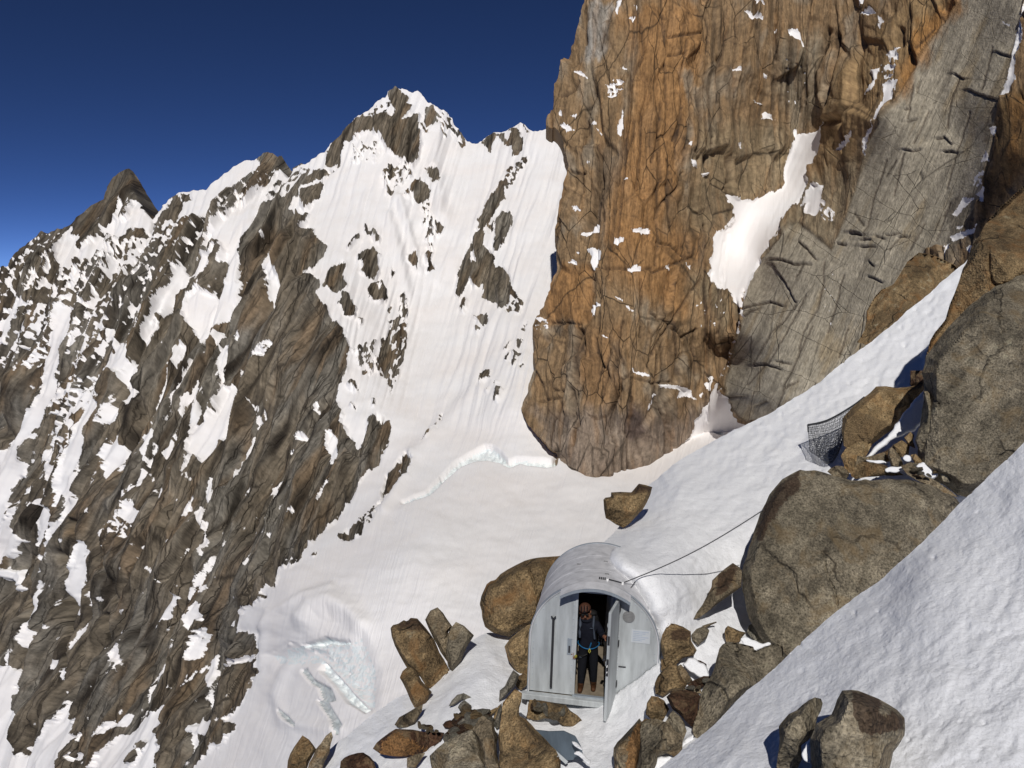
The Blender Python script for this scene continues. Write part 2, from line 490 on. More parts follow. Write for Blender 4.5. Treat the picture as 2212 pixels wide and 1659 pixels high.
ops = [
 # speckled, half snow-covered rock of the left ridge
 (Mx, ZA((-200,950),(110,830),(280,680),(400,690),(430,760),(380,870),(430,960),(380,1010),(240,1020),(150,1120),(-200,1330)), -3.5, 6, 10, 9, 6),
 (Mx, ZA((-200,1290),(170,1130),(380,1170),(400,1300),(340,1420),(280,1659),(-200,1659)), -1.6, 6, 30, 9, 6),
 (Mx, ZA((430,1040),(560,1010),(700,1000),(780,1130),(790,1380),(700,1560),(560,1659),(440,1560),(530,1330),(540,1240),(500,1160)), -0.8, 6, 35, 9, 6),
 (Mx, ZA((1240,620),(1350,620),(1500,490),(1560,420),(1740,310),(1810,240),(1900,250),(1880,320),(1700,480),(1600,560),(1530,640),(1440,740),(1330,900),(1200,930),(1190,1100),(1100,1190),(1000,1280),(960,1350),(900,1440),(810,1400),(790,1250),(760,1150),(700,1000),(880,960),(1000,860)), -4.2, 6, 30, 9, 6),
 (S, ZA((400,690),(490,650),(500,720),(570,720),(550,800),(580,830),(640,790),(720,680),(790,640),(820,600),(850,450),(880,400),(905,400),(890,480),(870,560),(860,640),(900,620),(920,560),(930,510),(960,495),(985,520),(1000,570),(1060,560),(1110,500),(1170,455),(1140,520),(1080,590),(1040,640),(1010,680),(960,680),(880,740),(800,800),(720,860),(640,900),(560,950),(480,990),(430,960),(380,870),(400,800),(430,750))),
 (S, ZA((1215,380),(1285,330),(1400,300),(1660,90),(1775,150),(1810,240),(1740,310),(1640,350),(1560,420),(1500,490),(1440,560),(1350,620),(1290,600),(1220,560),(1250,500))),
 (R, ZA((1260,420),(1310,420),(1320,450),(1280,460))), (R, ZA((700,720),(760,700),(770,750),(730,780))), (R, ZA((920,690),(990,670),(1010,720),(950,760),(890,740))),
 (Mx, ZA((1000,690),(1180,560),(1250,620),(1150,700),(1220,740),(1180,800),(1000,860),(880,960),(780,1010),(700,1000),(640,1100),(560,1160),(430,1200),(380,1160),(300,1100),(200,1130),(170,1100),(240,1020),(400,1010),(480,990),(560,950),(800,800)), 1.6, 7, 30, 9, 6),
 (S, ZA((2000,260),(2110,215),(1990,330),(1890,430),(1820,560),(1780,640),(1700,770),(1660,900),(1660,1000),(1650,1130),(1600,1230),(1520,1330),(1450,1400),(1380,1450),(1360,1400),(1290,1330),(1270,1240),(1310,1130),(1380,1080),(1500,940),(1590,840),(1560,830),(1420,1000),(1310,1090),(1180,1190),(1120,1270),(1060,1350),(1010,1440),(990,1440),(1040,1330),(1100,1190),(1180,1080),(1210,1000),(1200,930),(1290,930),(1350,900),(1400,820),(1500,700),(1530,640),(1580,600),(1600,560),(1640,520),(1720,470),(1830,390),(1900,300),(1900,260))),
 (Mx, ZA((1400,830),(1540,750),(1560,800),(1480,860),(1390,880)), -2, 5, 40), (Mx, ZA((1380,1060),(1560,870),(1600,920),(1590,1040),(1480,1130),(1420,1110)), -4, 6, 30),
 (S, ZA((420,1200),(500,1180),(540,1250),(520,1340),(470,1420),(440,1530),(410,1670),(270,1670),(310,1540),(340,1420),(390,1320))),
 (S, ZA((-60,1350),(20,1290),(160,1140),(190,1180),(100,1260),(60,1330),(-60,1400))),
 (S, ZA((760,1400),(790,1390),(830,1460),(900,1470),(930,1550),(930,1670),(690,1670),(720,1580),(790,1520))),
 (S, ZA((1870,760),(1910,760),(1890,880),(1930,1000),(1930,1180),(1955,1250),(1880,1290),(1860,1250),(1890,1200),(1870,1080),(1850,960),(1800,900),(1840,820))),
 (S, ZA((1470,1380),(1530,1370),(1540,1480),(1600,1490),(1590,1670),(1530,1670),(1530,1540),(1490,1440))),
 (S, ZA((1190,1490),(1260,1450),(1290,1500),(1230,1560),(1200,1600),(1180,1560))),
 (S, ZA((1000,1440),(1040,1400),(1060,1330),(1110,1270),(1080,1360),(1020,1480))), (S, ZA((950,1330),(1000,1320),(960,1390),(940,1380))),
 (S, ZA((1760,1580),(1880,1470),(1850,1540),(1790,1600))), (S, ZA((1660,1460),(1700,1400),(1690,1470))),
 # middle wall
 (S, ZB((290,-10),(390,-10),(400,80),(370,170),(300,290),(250,400),(200,500),(160,590),(130,700),(80,780),(50,880),(20,1000),(-60,1060),(-60,520),(60,490),(110,440),(180,330),(250,240),(300,150))),
 (S, ZB((20,1000),(150,830),(150,900),(100,980),(160,930),(150,990),(90,1060),(120,1150),(60,1230),(-60,1340),(-60,1060))),
 (Mx, ZB((400,130),(480,20),(660,0),(640,120),(560,320),(520,450),(460,560),(440,640),(330,640),(310,560),(320,470),(350,400),(330,320),(300,260)), 0.3, 7, 30, 8, 6),
 (S, ZB((660,-10),(790,-10),(740,110),(700,250),(660,330),(620,430),(590,520),(560,600),(550,700),(545,780),(540,850),(520,980),(520,1020),(470,1080),(420,1170),(360,1210),(390,1100),(370,1080),(400,930),(440,830),(420,830),(370,860),(440,740),(450,640),(480,560),(520,470),(550,350),(600,220),(640,120))),
 (S, ZB((320,620),(400,640),(420,700),(360,760),(300,800),(280,860),(220,890),(230,920),(300,900),(360,930),(370,980),(350,1100),(380,1110),(330,1220),(310,1300),(280,1240),(240,1170),(270,1060),(250,960),(300,940),(330,740))),
 (R, ZB((460,820),(490,870),(480,960),(420,1080),(400,1060),(430,900))),
 (S, ZB((840,-10),(910,-10),(900,80),(960,140),(950,190),(890,220),(870,180),(830,290),(760,340),(700,380),(690,350),(740,240),(800,200),(860,130))),
 (S, ZB((800,420),(830,440),(830,490),(870,530),(840,600),(810,680),(740,750),(730,700),(720,640),(650,780),(670,700),(730,620),(690,600),(690,560),(710,510),(780,470))),
 (S, ZB((1050,340),(1070,400),(1050,460),(1020,500),(1010,560),(1000,500),(980,430),(1020,400))),
 (S, ZB((1240,350),(1220,410),(1190,480),(1180,560),(1150,600),(1120,570),(1110,540),(1150,500),(1190,440))),
 (S, ZB((1530,-10),(1600,-10),(1590,100),(1640,110),(1650,160),(1640,230),(1620,360),(1580,430),(1530,480),(1500,560),(1470,620),(1420,640),(1380,620),(1340,660),(1280,720),(1310,640),(1330,590),(1310,560),(1320,480),(1330,400),(1300,330),(1320,280),(1350,230),(1340,170),(1250,190),(1240,170),(1310,130),(1360,50),(1370,120),(1370,190),(1400,220),(1390,270),(1390,370),(1440,350),(1500,290),(1520,200))),
 (S, ZB((1238,200),(1265,280),(1245,320),(1230,260))), (S, ZB((865,820),(892,810),(870,870))), (S, ZB((1105,760),(1124,800),(1084,950),(1060,930))), (S, ZB((990,650),(1005,680),(970,760),(950,770))),
 (S, ZB((920,880),(950,960),(950,1100),(900,1060),(860,1030),(820,1010),(870,960))),
 (Mx, ZB((680,1130),(720,1040),(850,1000),(960,1050),(930,1160),(800,1180),(720,1230)), -1.5, 6, 25, 8, 5),
 (S, ZB((1460,730),(1470,900),(1450,900),(1410,860),(1440,820))), (S, ZB((1380,830),(1340,960),(1270,1030),(1290,950))), (S, ZB((1390,900),(1410,1090),(1380,1090),(1360,1000))), (S, ZB((1440,1050),(1440,1180),(1410,1270),(1400,1220),(1420,1120))),
 (S, ZB((1370,1350),(1375,1450),(1440,1470),(1420,1500),(1360,1540))), (S, ZB((1440,1470),(1460,1670),(1350,1670),(1330,1620),(1440,1570))), (S, ZB((1240,1520),(1180,1610),(1160,1670),(1100,1670),(1180,1540))),
 (S, ZB((1790,700),(1740,790),(1665,805),(1725,755))), (S, ZB((1880,800),(1950,780),(1940,860),(1910,910),(1890,860))), (S, ZB((2070,460),(2110,440),(2150,480),(2090,490))), (S, ZB((2030,555),(2062,560),(2060,612))),
 (S, ZB((1980,1060),(2030,1005),(2000,1055))), (S, ZB((2035,1005),(2085,985),(2050,1035))), (S, ZB((1865,1135),(1895,1115),(1892,1165))), (S, ZB((1715,1335),(1757,1265),(1732,1325))), (S, ZB((1685,225),(1722,195),(1702,235))), (S, ZB((1755,220),(1792,320),(1770,330))),
 (S, ZE((370,670),(410,680),(440,740),(450,800),(410,890),(390,830),(370,760))),
 (S, ZE((190,710),(230,690),(270,720),(240,740),(200,730))), (S, ZE((310,520),(330,520),(330,570),(305,570))), (S, ZE((340,590),(360,600),(350,650),(330,640))), (S, ZE((355,990),(400,980),(330,1100),(320,1050))), (S, ZE((30,1040),(80,970),(90,1040),(60,1090))),
 (S, ZB((570,1140),(620,1190),(620,1240),(590,1310),(560,1440),(530,1480),(540,1670),(490,1670),(480,1480),(490,1380),(520,1320),(560,1220))),
 (S, ZB((290,1480),(270,1530),(230,1670),(205,1670),(250,1530))), (S, ZB((70,1330),(60,1440),(100,1490),(50,1480),(10,1420),(-60,1400),(-60,1370))), (S, ZB((1130,1195),(1185,1135),(1167,1195))), (S, ZB((965,1200),(1003,1175),(980,1235))), (S, ZB((1115,1438),(1145,1445),(1130,1465))),
 # foot of the wall
 (S, ZC((-80,620),(110,640),(130,740),(150,750),(120,880),(120,1020),(130,1160),(220,1160),(210,1400),(-80,1400))),
 (R, ZC((95,760),(125,755),(120,785),(95,800))),
 (S, ZC((390,820),(420,870),(490,820),(480,960),(460,1040),(520,1010),(540,1040),(500,1080),(440,1120),(390,1200),(400,1400),(200,1400),(170,1120),(260,1040),(320,960),(370,880))),
 (S, ZC((1000,850),(1000,900),(960,990),(940,1040),(970,1050),(960,1100),(920,1232),(880,1400),(480,1400),(610,1170),(680,1080),(760,1010),(820,960),(940,890))),
 (Mx, ZC((730,1232),(800,1150),(870,1060),(910,1080),(860,1170),(830,1232)), -2, 5, 35), (Mx, ZC((400,1170),(440,1120),(520,1150),(560,1232),(480,1232)), 0, 5, 35),
 (S, ZC((590,1050),(640,1000),(720,960),(780,910),(770,940),(700,1000),(620,1040))), (S, ZC((1060,200),(1070,210),(980,340),(950,350),(960,310),(1020,210))),
 (S, ZC((1170,250),(1190,260),(1160,330),(1190,300),(1230,260),(1250,300),(1240,350),(1210,350),(1190,390),(1160,460),(1140,420),(1110,380),(1120,320))), (S, ZC((1240,410),(1230,480),(1210,530),(1190,590),(1130,610),(1160,540),(1180,480),(1210,430))),
 (S, ZC((1250,560),(1250,650),(1230,740),(1200,770),(1190,700),(1220,620))), (S, ZC((1210,590),(1180,650),(1120,720),(1085,765),(1130,690))), (S, ZC((750,490),(740,600),(722,675),(710,620),(690,570),(660,560),(700,500))),
 (S, ZC((1530,550),(1500,600),(1420,640),(1350,700),(1270,750),(1240,780),(1280,700),(1380,610),(1480,570))), (S, ZC((1100,1000),(1130,960),(1190,930),(1250,970),(1260,990),(1210,1030),(1130,1030))), (S, ZC((905,650),(917,660),(878,705))),
 (S, ZC((250,130),(230,220),(190,340),(170,430),(130,540),(122,480),(150,380),(200,240))), (S, ZC((460,0),(520,0),(480,130),(450,230),(440,330),(428,340),(418,180),(420,90))), (S, ZC((320,590),(345,580),(340,620),(310,640))), (S, ZC((375,620),(400,610),(385,800),(372,760))), (S, ZC((1065,450),(1080,480),(1110,465),(1075,505))),
 # the snow face, couloir and glacier
 (S, central),
 (Mx, np.vstack([ZA((1880,420),(1990,320),(2110,240)), ZD((240,640),(330,640),(230,720),(120,800),(0,900))]), -1.0, 6, 42, 16, 4),
 (R, ZD((755,150),(800,110),(835,145),(850,175),(890,190),(870,230),(905,250),(880,300),(850,340),(900,320),(945,310),(940,360),(960,480),(940,520),(935,590),(905,630),(880,600),(830,580),(800,540),(760,530),(740,490),(700,430),(690,420),(640,400),(580,420),(540,460),(480,470),(470,530),(450,600),(440,630),(430,590),(370,610),(365,530),(430,430),(510,350),(600,310),(700,290),(760,290),(800,330),(800,270),(770,230))),
 (Mx, ZD((600,310),(690,210),(780,240),(800,340),(720,300)), 1, 6, 0, 8, 6),
 (R, ZD((985,240),(1040,235),(1055,300),(1040,370),(1000,370),(980,330))), (R, ZD((950,370),(1000,380),(1010,410),(970,400))),
 (Mx, ZD((1055,250),(1130,285),(1260,465),(1230,525),(1180,480),(1130,400),(1120,500),(1070,400)), -0.8, 7, -30, 14, 5),
 (R, ZD((1340,480),(1370,437),(1410,412),(1440,430),(1410,470),(1400,550),(1370,510))), (R, ZD((1440,425),(1470,407),(1500,450),(1530,500),(1480,490))), (R, ZD((1510,390),(1550,370),(1580,410),(1595,490),(1545,555),(1520,490))), (R, ZD((1600,366),(1640,408),(1620,420))),
 (R, ZD((1620,560),(1620,610),(1590,640),(1540,690),(1480,770),(1480,830),(1440,890),(1400,930),(1340,1020),(1310,1030),(1330,930),(1390,820),(1430,760),(1480,700),(1500,650),(1560,600))),
 (Mx, ZD((1480,700),(1590,560),(1630,600),(1500,760)), -1, 6, 60, 6, 6),
 (R, ZD((1480,900),(1520,890),(1530,940),(1500,1010),(1470,1100),(1420,1160),(1425,1050),(1430,950))), (R, ZD((1380,980),(1420,960),(1410,1020),(1385,1030))),
 (R, ZD((1340,1020),(1360,1060),(1350,1110),(1400,1150),(1410,1200),(1430,1260),(1480,1250),(1510,1320),(1530,1390),(1570,1430),(1600,1480),(1560,1510),(1510,1530),(1470,1490),(1440,1520),(1420,1470),(1370,1470),(1340,1440),(1350,1360),(1290,1370),(1270,1320),(1240,1400),(1200,1450),(1180,1420),(1190,1300),(1230,1200),(1260,1130),(1310,1050))),
 (S, ZD((1270,1150),(1300,1170),(1310,1240),(1280,1230))), (Mx, ZD((1500,1400),(1600,1470),(1580,1530),(1470,1520)), -1, 6, 0, 6, 6),
 (R, ZD((1230,1440),(1245,1460),(1230,1530),(1213,1500))), (R, ZD((1298,1560),(1360,1540),(1380,1570),(1360,1622),(1330,1590))), (R, ZD((1298,1628),(1324,1628),(1310,1652))),
 (R, ZD((990,630),(1030,640),(1070,690),(1070,730),(1040,740),(1010,690))), (R, ZD((910,740),(960,700),(1010,740),(1020,800),(1000,840),(960,860),(920,830),(900,790))), (R, ZD((858,790),(887,778),(887,822),(863,817))),
 (Mx, ZD((710,660),(790,600),(900,620),(910,690),(850,760),(750,830),(720,720)), 3.0, 9, 40, 8, 6), (R, ZD((770,640),(800,640),(800,690),(775,700))),
 (Mx, ZD((500,520),(700,440),(720,540),(680,600),(520,620)), 4.5, 8, 0, 6, 5),
 (R, ZD((230,790),(290,740),(350,710),(350,770),(320,830),(240,890),(215,850))),
 (R, ZD((973,950),(1010,948),(1005,992))), (R, ZD((1040,960),(1070,970),(1100,1010),(1080,1040),(1050,1010))), (Mx, ZD((960,860),(1010,860),(1060,1000),(1030,1180),(1005,1180)), 3.5, 9, 0, 8, 5),
 (R, ZD((930,1165),(940,1275),(890,1220),(885,1180))), (R, ZD((1000,1180),(1035,1160),(1030,1230),(1040,1270),(1000,1280))),
 (R, ZD((620,990),(660,1030),(700,1070),(700,1110),(680,1080),(650,1060),(620,1030))), (R, ZD((560,1180),(610,1150),(640,1130),(700,1170),(690,1220),(700,1280),(660,1330),(620,1300),(580,1280),(600,1220),(570,1220))), (R, ZD((520,1120),(580,1040),(572,1070),(508,1145))),
 (R, ZD((620,1380),(650,1350),(700,1360),(740,1380),(760,1440),(740,1470),(680,1460),(630,1440))), (S, ZD((680,1370),(710,1380),(690,1400))),
 (R, ZD((370,1290),(430,1230),(490,1200),(490,1250),(470,1280),(500,1370),(460,1400),(400,1390),(350,1350))), (R, ZD((470,1410),(510,1420),(550,1520),(540,1570),(500,1560),(450,1480))), (R, ZD((570,1570),(590,1570),(585,1610))),
 (Mx, ZD((820,1430),(870,1390),(885,1520),(870,1670),(745,1670),(770,1590),(810,1560)), -1, 6, 15, 10, 5), (R, ZD((770,1270),(800,1270),(780,1320))), (R, ZD((750,1520),(780,1490),(760,1530))),
 (Mx, ZE((720,10),(810,-10),(820,60),(840,110),(820,230),(790,330),(760,400),(740,480),(730,430),(690,330),(640,300),(650,230),(680,110),(740,90)), -3, 6, 15, 10, 5), (R, ZE((650,250),(690,100),(740,150),(750,250),(700,300))),
 (Mx, ZE((510,170),(570,140),(640,110),(640,300),(600,340),(550,320),(530,210)), -1, 6, 0, 8, 5), (R, ZE((480,380),(530,380),(540,420),(500,400))), (R, ZE((495,505),(530,510),(525,540))), (R, ZE((622,480),(634,480),(630,510))),
 (R, ZE((1255,390),(1295,315),(1332,297),(1312,345))), (R, ZE((1340,470),(1360,420),(1400,410),(1390,440),(1360,478))), (R, ZE((1380,190),(1440,125),(1425,175))), (R, ZE((1488,110),(1515,117),(1490,172))), (R, ZE((1465,190),(1502,195),(1472,235))), (R, ZE((1446,247),(1484,238),(1462,275))), (R, ZE((1500,60),(1545,15),(1520,60))), (R, ZE((1400,245),(1440,200),(1420,240))), (R, ZE((1500,270),(1518,260),(1508,285))), (R, ZE((1340,365),(1355,360),(1348,380))), (R, ZE((1310,410),(1325,402),(1318,428))),
 (R, ZE((975,655),(1012,622),(1002,652))), (R, ZE((898,738),(972,672),(962,692))), (R, ZE((1018,603),(1040,590),(1034,604))), (R, ZE((1026,570),(1048,556),(1040,572))),
 (R, ZE((820,790),(865,830),(850,880),(800,940),(760,1000),(680,1070),(680,1020),(700,960),(760,860))), (S, ZE((770,880),(790,865),(790,895))),
 (R, ZE((540,1190),(590,1220),(560,1260),(490,1300),(430,1300),(450,1260))), (R, ZE((585,1195),(640,1130),(640,1150),(600,1210))), (Mx, ZE((540,1180),(680,1060),(700,1080),(600,1210)), 1, 6, 45, 6, 4), (R, ZE((268,1405),(302,1368),(296,1392))),
]
h = np.full(len(P), -10.0)
h = paint(P, h, ops, 3.6, 3)
lw = sstep(1, -40, u - (640 + 0.12 * (v - 800)))
_c, _a = u * .89 + v * .45, v * .89 - u * .45
h += 2.0 * fbm(u / 11, v / 11, 2, 21) + (2.0 + 2.8 * lw) * fbm(_c / 13, _a / 60, 2, 31) + 4.0 * lw * fbm(_c / 14, _a / 70, 3, 32)
flk = 8 * fbm(_c / 10, _a / 26, 1, 33, .6) - 6.6 + 2.2 * fbm(u / 70, v / 70, 2, 34)   # small flecks of snow on the ledges
h = np.where(h < 0, np.maximum(h, np.minimum(flk, 3) * lw - 9 * (1 - lw)), h)
# relief of the rock: ribs running down the wall
_dc = sdf(P, central)
wall = sstep(6, -45, _dc)
ang = math.radians(26)
def rel(a0):
    c_, s_ = math.cos(math.radians(a0)), math.sin(math.radians(a0))
    c = u * c_ + v * s_ + 7 * gn(u / 130, v / 130, 77); a = v * c_ - u * s_
    low = 24 * (ridge(c / 66, a / 460, 2, 50) - .55) + 7 * (ridge(c / 26, a / 240, 2, 49) - .55)
    r = 5 * (ridge(c / 19, a / 150, 2, 51) - .5) + 1.6 * fbm(c / 12, a / 40, 1, 48) + 1.6 * ridge(c / 7, a / 45, 2, 52)
    fct, e = facet(c / 36, a / 560, 53, 1.0, .26)
    f2, e2 = facet(c / 15, a / 300, 54, 1.0, .5)
    return r + 17 * fct + 6 * f2, e * 1.6, low, a
rl, el, cl, al = rel(26); rc_, ec, cc, ac = rel(4)
_rg = np.random.default_rng(31); gul = np.zeros(len(P)); runnel = np.full(len(P), -20.0)
for _k in range(46):        # long steep gullies between the ribs; some hold a ribbon of snow
    _u, _v, _L, _a0 = _rg.uniform(-40, 620), _rg.uniform(560, 1560), _rg.uniform(120, 420), math.radians(_rg.uniform(15, 33))
    _t = np.linspace(0, 1, 9)[:, None]; _w = np.cumsum(_rg.normal(0, 3.0, 9))[:, None]
    _ln = np.array([_u, _v]) + _t * _L * np.array([-math.sin(_a0), math.cos(_a0)]) + _w * np.array([math.cos(_a0), math.sin(_a0)])
    _i = near_box(P, _ln, 16); _d = dist_line(P[_i], _ln); _along = np.clip((P[_i, 1] - _v) / max(_L * math.cos(_a0), 1), 0, 1)
    gul[_i] = np.maximum(gul[_i], np.exp(-(_d / 4.5) ** 2) * np.sin(math.pi * _along) ** .5)
    if _k % 3 == 0: runnel[_i] = np.maximum(runnel[_i], 3.2 * np.sin(math.pi * _along) - _d + 3.5 * gn(P[_i, 0] / 11, P[_i, 1] / 30, 300 + _k))
h = np.where(wall > .5, np.maximum(h, np.minimum(runnel, 3)), h); snow_w = sstep(-1.5, 5, h)
relief = rl * wall + rc_ * (1 - wall); edge = el * wall + ec * (1 - wall)
snow_w = sstep(-1.5, 5, h)
# dark chimneys in the lower wall
def groove(line, w, depth):
    i = near_box(P, line, 4 * w); d = dist_line(P[i], line); out = np.zeros(len(P)); out[i] = -depth * np.exp(-(d / w) ** 2); return out
_sk = np.vstack([sky_l, sky_m, sky_n, sky_o, sky_p, sky_q]); _sk = _sk[np.argsort(_sk[:, 0])]
fade = .12 + .88 * sstep(0, 75, v - np.interp(u, _sk[:, 0], _sk[:, 1]))
disp = (relief * (1 - snow_w) + cl * wall * (1 - .45 * snow_w)) * fade
for ln, w, dep in ((ZB((200,1290),(190,1420),(175,1560),(165,1680)), 10, 75), (ZB((440,1260),(450,1400),(445,1560),(440,1700)), 8, 70), (ZB((560,1040),(555,1160)), 6, 40), (ZB((720,1240),(760,1400),(770,1560)), 8, 14), (ZB((1235,830),(1190,960),(1130,1060)), 5, 24), (ZC((600,330),(590,430),(550,560)), 6, 45), (ZC((380,330),(380,620)), 6, 45), (ZB((0,200),(10,420)), 10, 20), (ZA((1850,960),(1865,1100)), 5, 14)):
    disp += groove(ln, w, dep) * (1 - 0.7 * snow_w)
def turn_away(poly, line, k):
    """a face that falls back from the ridge line"""
    i = near_box(P, poly, 4); w = sstep(-3, 3, sdf(P[i], poly)); disp[i] -= k * dist_line(P[i], line) * w
disp -= 20 * gul * wall * (1 - .6 * snow_w) * fade
turn_away(ZA((893,238),(960,300),(1030,430),(1110,500),(1050,580),(1000,540),(960,470),(925,380)), ZA((893,240),(925,380),(960,470),(1000,540)), 2.6)
turn_away(ZA((1935,140),(1980,170),(2015,250),(1990,300),(1940,260),(1900,220)), ZA((1935,140),(1905,220),(1950,280)), 2.2)
# snow relief: flutes, ridges and the broken edge of the glacier
fl_c = u + 0.30 * (v - 700) + 6 * gn(u / 60, v / 200, 5)
disp += snow_w * (3.4 * fbm(fl_c / 13, v / 190, 2, 61) * sstep(1000, 820, v) + 3 * fbm(u / 90, v / 60, 3, 62) + 0.3 * fbm(u / 12, v / 9, 1, 63))
for ln, w, amp in ((ZD((1062,400),(1045,520),(1035,600),(1060,760),(1090,930)), 16, 13), (ZD((825,820),(870,980),(905,1090),(945,1270)), 9, 9), (ZD((760,940),(800,1080),(850,1300),(880,1420)), 12, 9), (ZD((1060,1330),(1200,1120),(1320,960),(1480,720)), 13, 6),
                   (ZE((1250,410),(1000,660),(880,800),(760,1010),(600,1230)), 17, 7), (ZE((860,790),(830,930),(700,1130)), 9, 5), (ZC((1560,400),(1640,300),(1790,210),(1960,160)), 10, 6)):
    i = near_box(P, ln, 4 * w); disp[i] += snow_w[i] * amp * np.exp(-(dist_line(P[i], ln) / w) ** 2)
# bergschrund: the lower lip stands back from an ice step
ice = np.zeros(len(P))
def step_band(upper, lower, drop, kind=1):
    """lower side of a crack dropped below the upper lip, with a bare ice face between"""
    poly = np.vstack([upper, lower[::-1]])
    i = near_box(P, poly, 40); d = sdf(P[i], poly)
    w = sstep(-5, 3, d); disp[i] -= drop * w * (1 + 0.3 * gn(P[i, 0] / 9, P[i, 1] / 9, 91))
    ice[i] = np.maximum(ice[i], kind * sstep(-2, 2, d))
step_band(ZE((1724,800),(1690,838),(1640,828),(1560,828),(1480,822),(1430,838),(1390,790),(1340,748),(1290,743),(1200,792),(1130,832),(1080,880),(1030,925)),
          ZE((1712,852),(1650,866),(1560,858),(1500,838),(1440,864),(1380,832),(1310,818),(1230,828),(1150,858),(1090,905),(1040,945)), 14)
step_band(ZE((1030,925),(1000,960),(940,1015),(870,1045),(800,1075)), ZE((1040,945),(1010,985),(960,1030),(880,1058),(800,1083)), 8)
step_band(ZG((1120,1240),(1200,1262),(1300,1305)), ZG((1120,1252),(1200,1280),(1290,1318)), 6)
# icefall at the lower left of the glacier
step_band(ZC((1800,500),(1850,484),(1920,458),(2000,475),(2060,478)), ZC((1800,512),(1860,500),(1920,486),(1990,492),(2060,486)), 12)
step_band(ZC((1900,610),(1990,690),(2080,790),(2180,880)), ZC((1890,650),(1970,730),(2060,840),(2160,900)), 16)
step_band(ZC((1660,890),(1700,920),(1755,975)), ZC((1660,900),(1695,945),(1750,985)), 10, 2)
step_band(ZC((1785,650),(1810,645),(1850,710),(1950,760),(1985,830),(1940,840),(1990,930),(2025,980),(2000,1030)), ZC((1785,660),(1840,730),(1880,750),(1915,840),(1880,830),(1930,900),(1970,960),(1985,1010),(1990,1030)), 10, 2)
step_band(ZC((1855,490),(1915,458),(1910,480)), ZC((1850,500),(1880,512),(1908,490)), 10, 2)
hol = ZC((1580,560),(1700,505),(1860,484),(1930,462),(2060,480),(2150,440),(2230,640),(2230,900),(2170,885),(2060,760),(1950,655),(1860,625),(1740,640),(1640,640))
i = near_box(P, hol, 30); d = sdf(P[i], hol); disp[i] -= 13 * sstep(-16, 26, d)
crumb = sstep(0, 8, d) * (.53 + .35 * fbm(P[i, 0] / 13, P[i, 1] / 8, 4, 98, .6)); ice[i] = np.maximum(ice[i], np.clip(crumb, 0, 1))
i = near_box(P, ZC((1500,400),(2200,1000)), 20)
blk, be = facet(P[:, 0] / 26, P[:, 1] / 20, 96, 1.4)
wz = np.clip(sdf(P[i], ZC((1560,560),(1720,500),(1880,560),(2000,600),(2160,850),(2200,900),(2050,640),(2000,540),(1860,500),(1700,480))), -10, 10)
disp[i] += sstep(-6, 6, wz) * (6 * blk[i])
for ln, w, amp in ((ZC((1800,330),(1850,270),(1960,250),(2080,300),(2140,380)), 22, 16), (ZC((1590,300),(1560,480),(1540,640)), 9, 5), (ZC((1700,620),(1640,800),(1680,960),(1900,1000),(2010,1000)), 14, 7)):
    i = near_box(P, ln, 4 * w); disp[i] += amp * np.exp(-(dist_line(P[i], ln) / w) ** 2)
VF = gF.build(disp)
# colours of the rock
brown, grey, dark, rust = lin(103, 92, 76), lin(109, 104, 95), lin(50, 44, 37), lin(106, 88, 67)
cl2 = u * math.cos(ang) + v * math.sin(ang); al2 = v * math.cos(ang) - u * math.sin(ang)
mixg = sstep(-.35, .55, fbm(cl2 / 46, al2 / 330, 4, 71)); rs = sstep(.15, .7, fbm(cl2 / 30, al2 / 260, 4, 72))
mixg = .25 + .75 * mixg
colF = brown + (grey - brown) * mixg[:, None]; colF = colF + (rust - colF) * (0.7 * rs)[:, None]
colF = colF + (dark - colF) * (0.75 * sstep(0.22, 0.0, edge) + 0.75 * sstep(.05, .55, fbm(cl2 / 10, al2 / 150, 1, 73)) * sstep(-.4, .3, gn(cl2 / 50, al2 / 150, 79)))[:, None].clip(0, 1)
colF *= (1 - .3 * sstep(520, 300, u) * sstep(760, 480, v))[:, None]      # far left ridge: darker rock tone plus its shade put into the colour
colF *= (1 + 0.18 * fbm(u / 16, v / 16, 2, 74))[:, None].clip(.45, 1.6)
low = sstep(900, 1500, v)[:, None]; colF = colF * (1 - 0.10 * low)
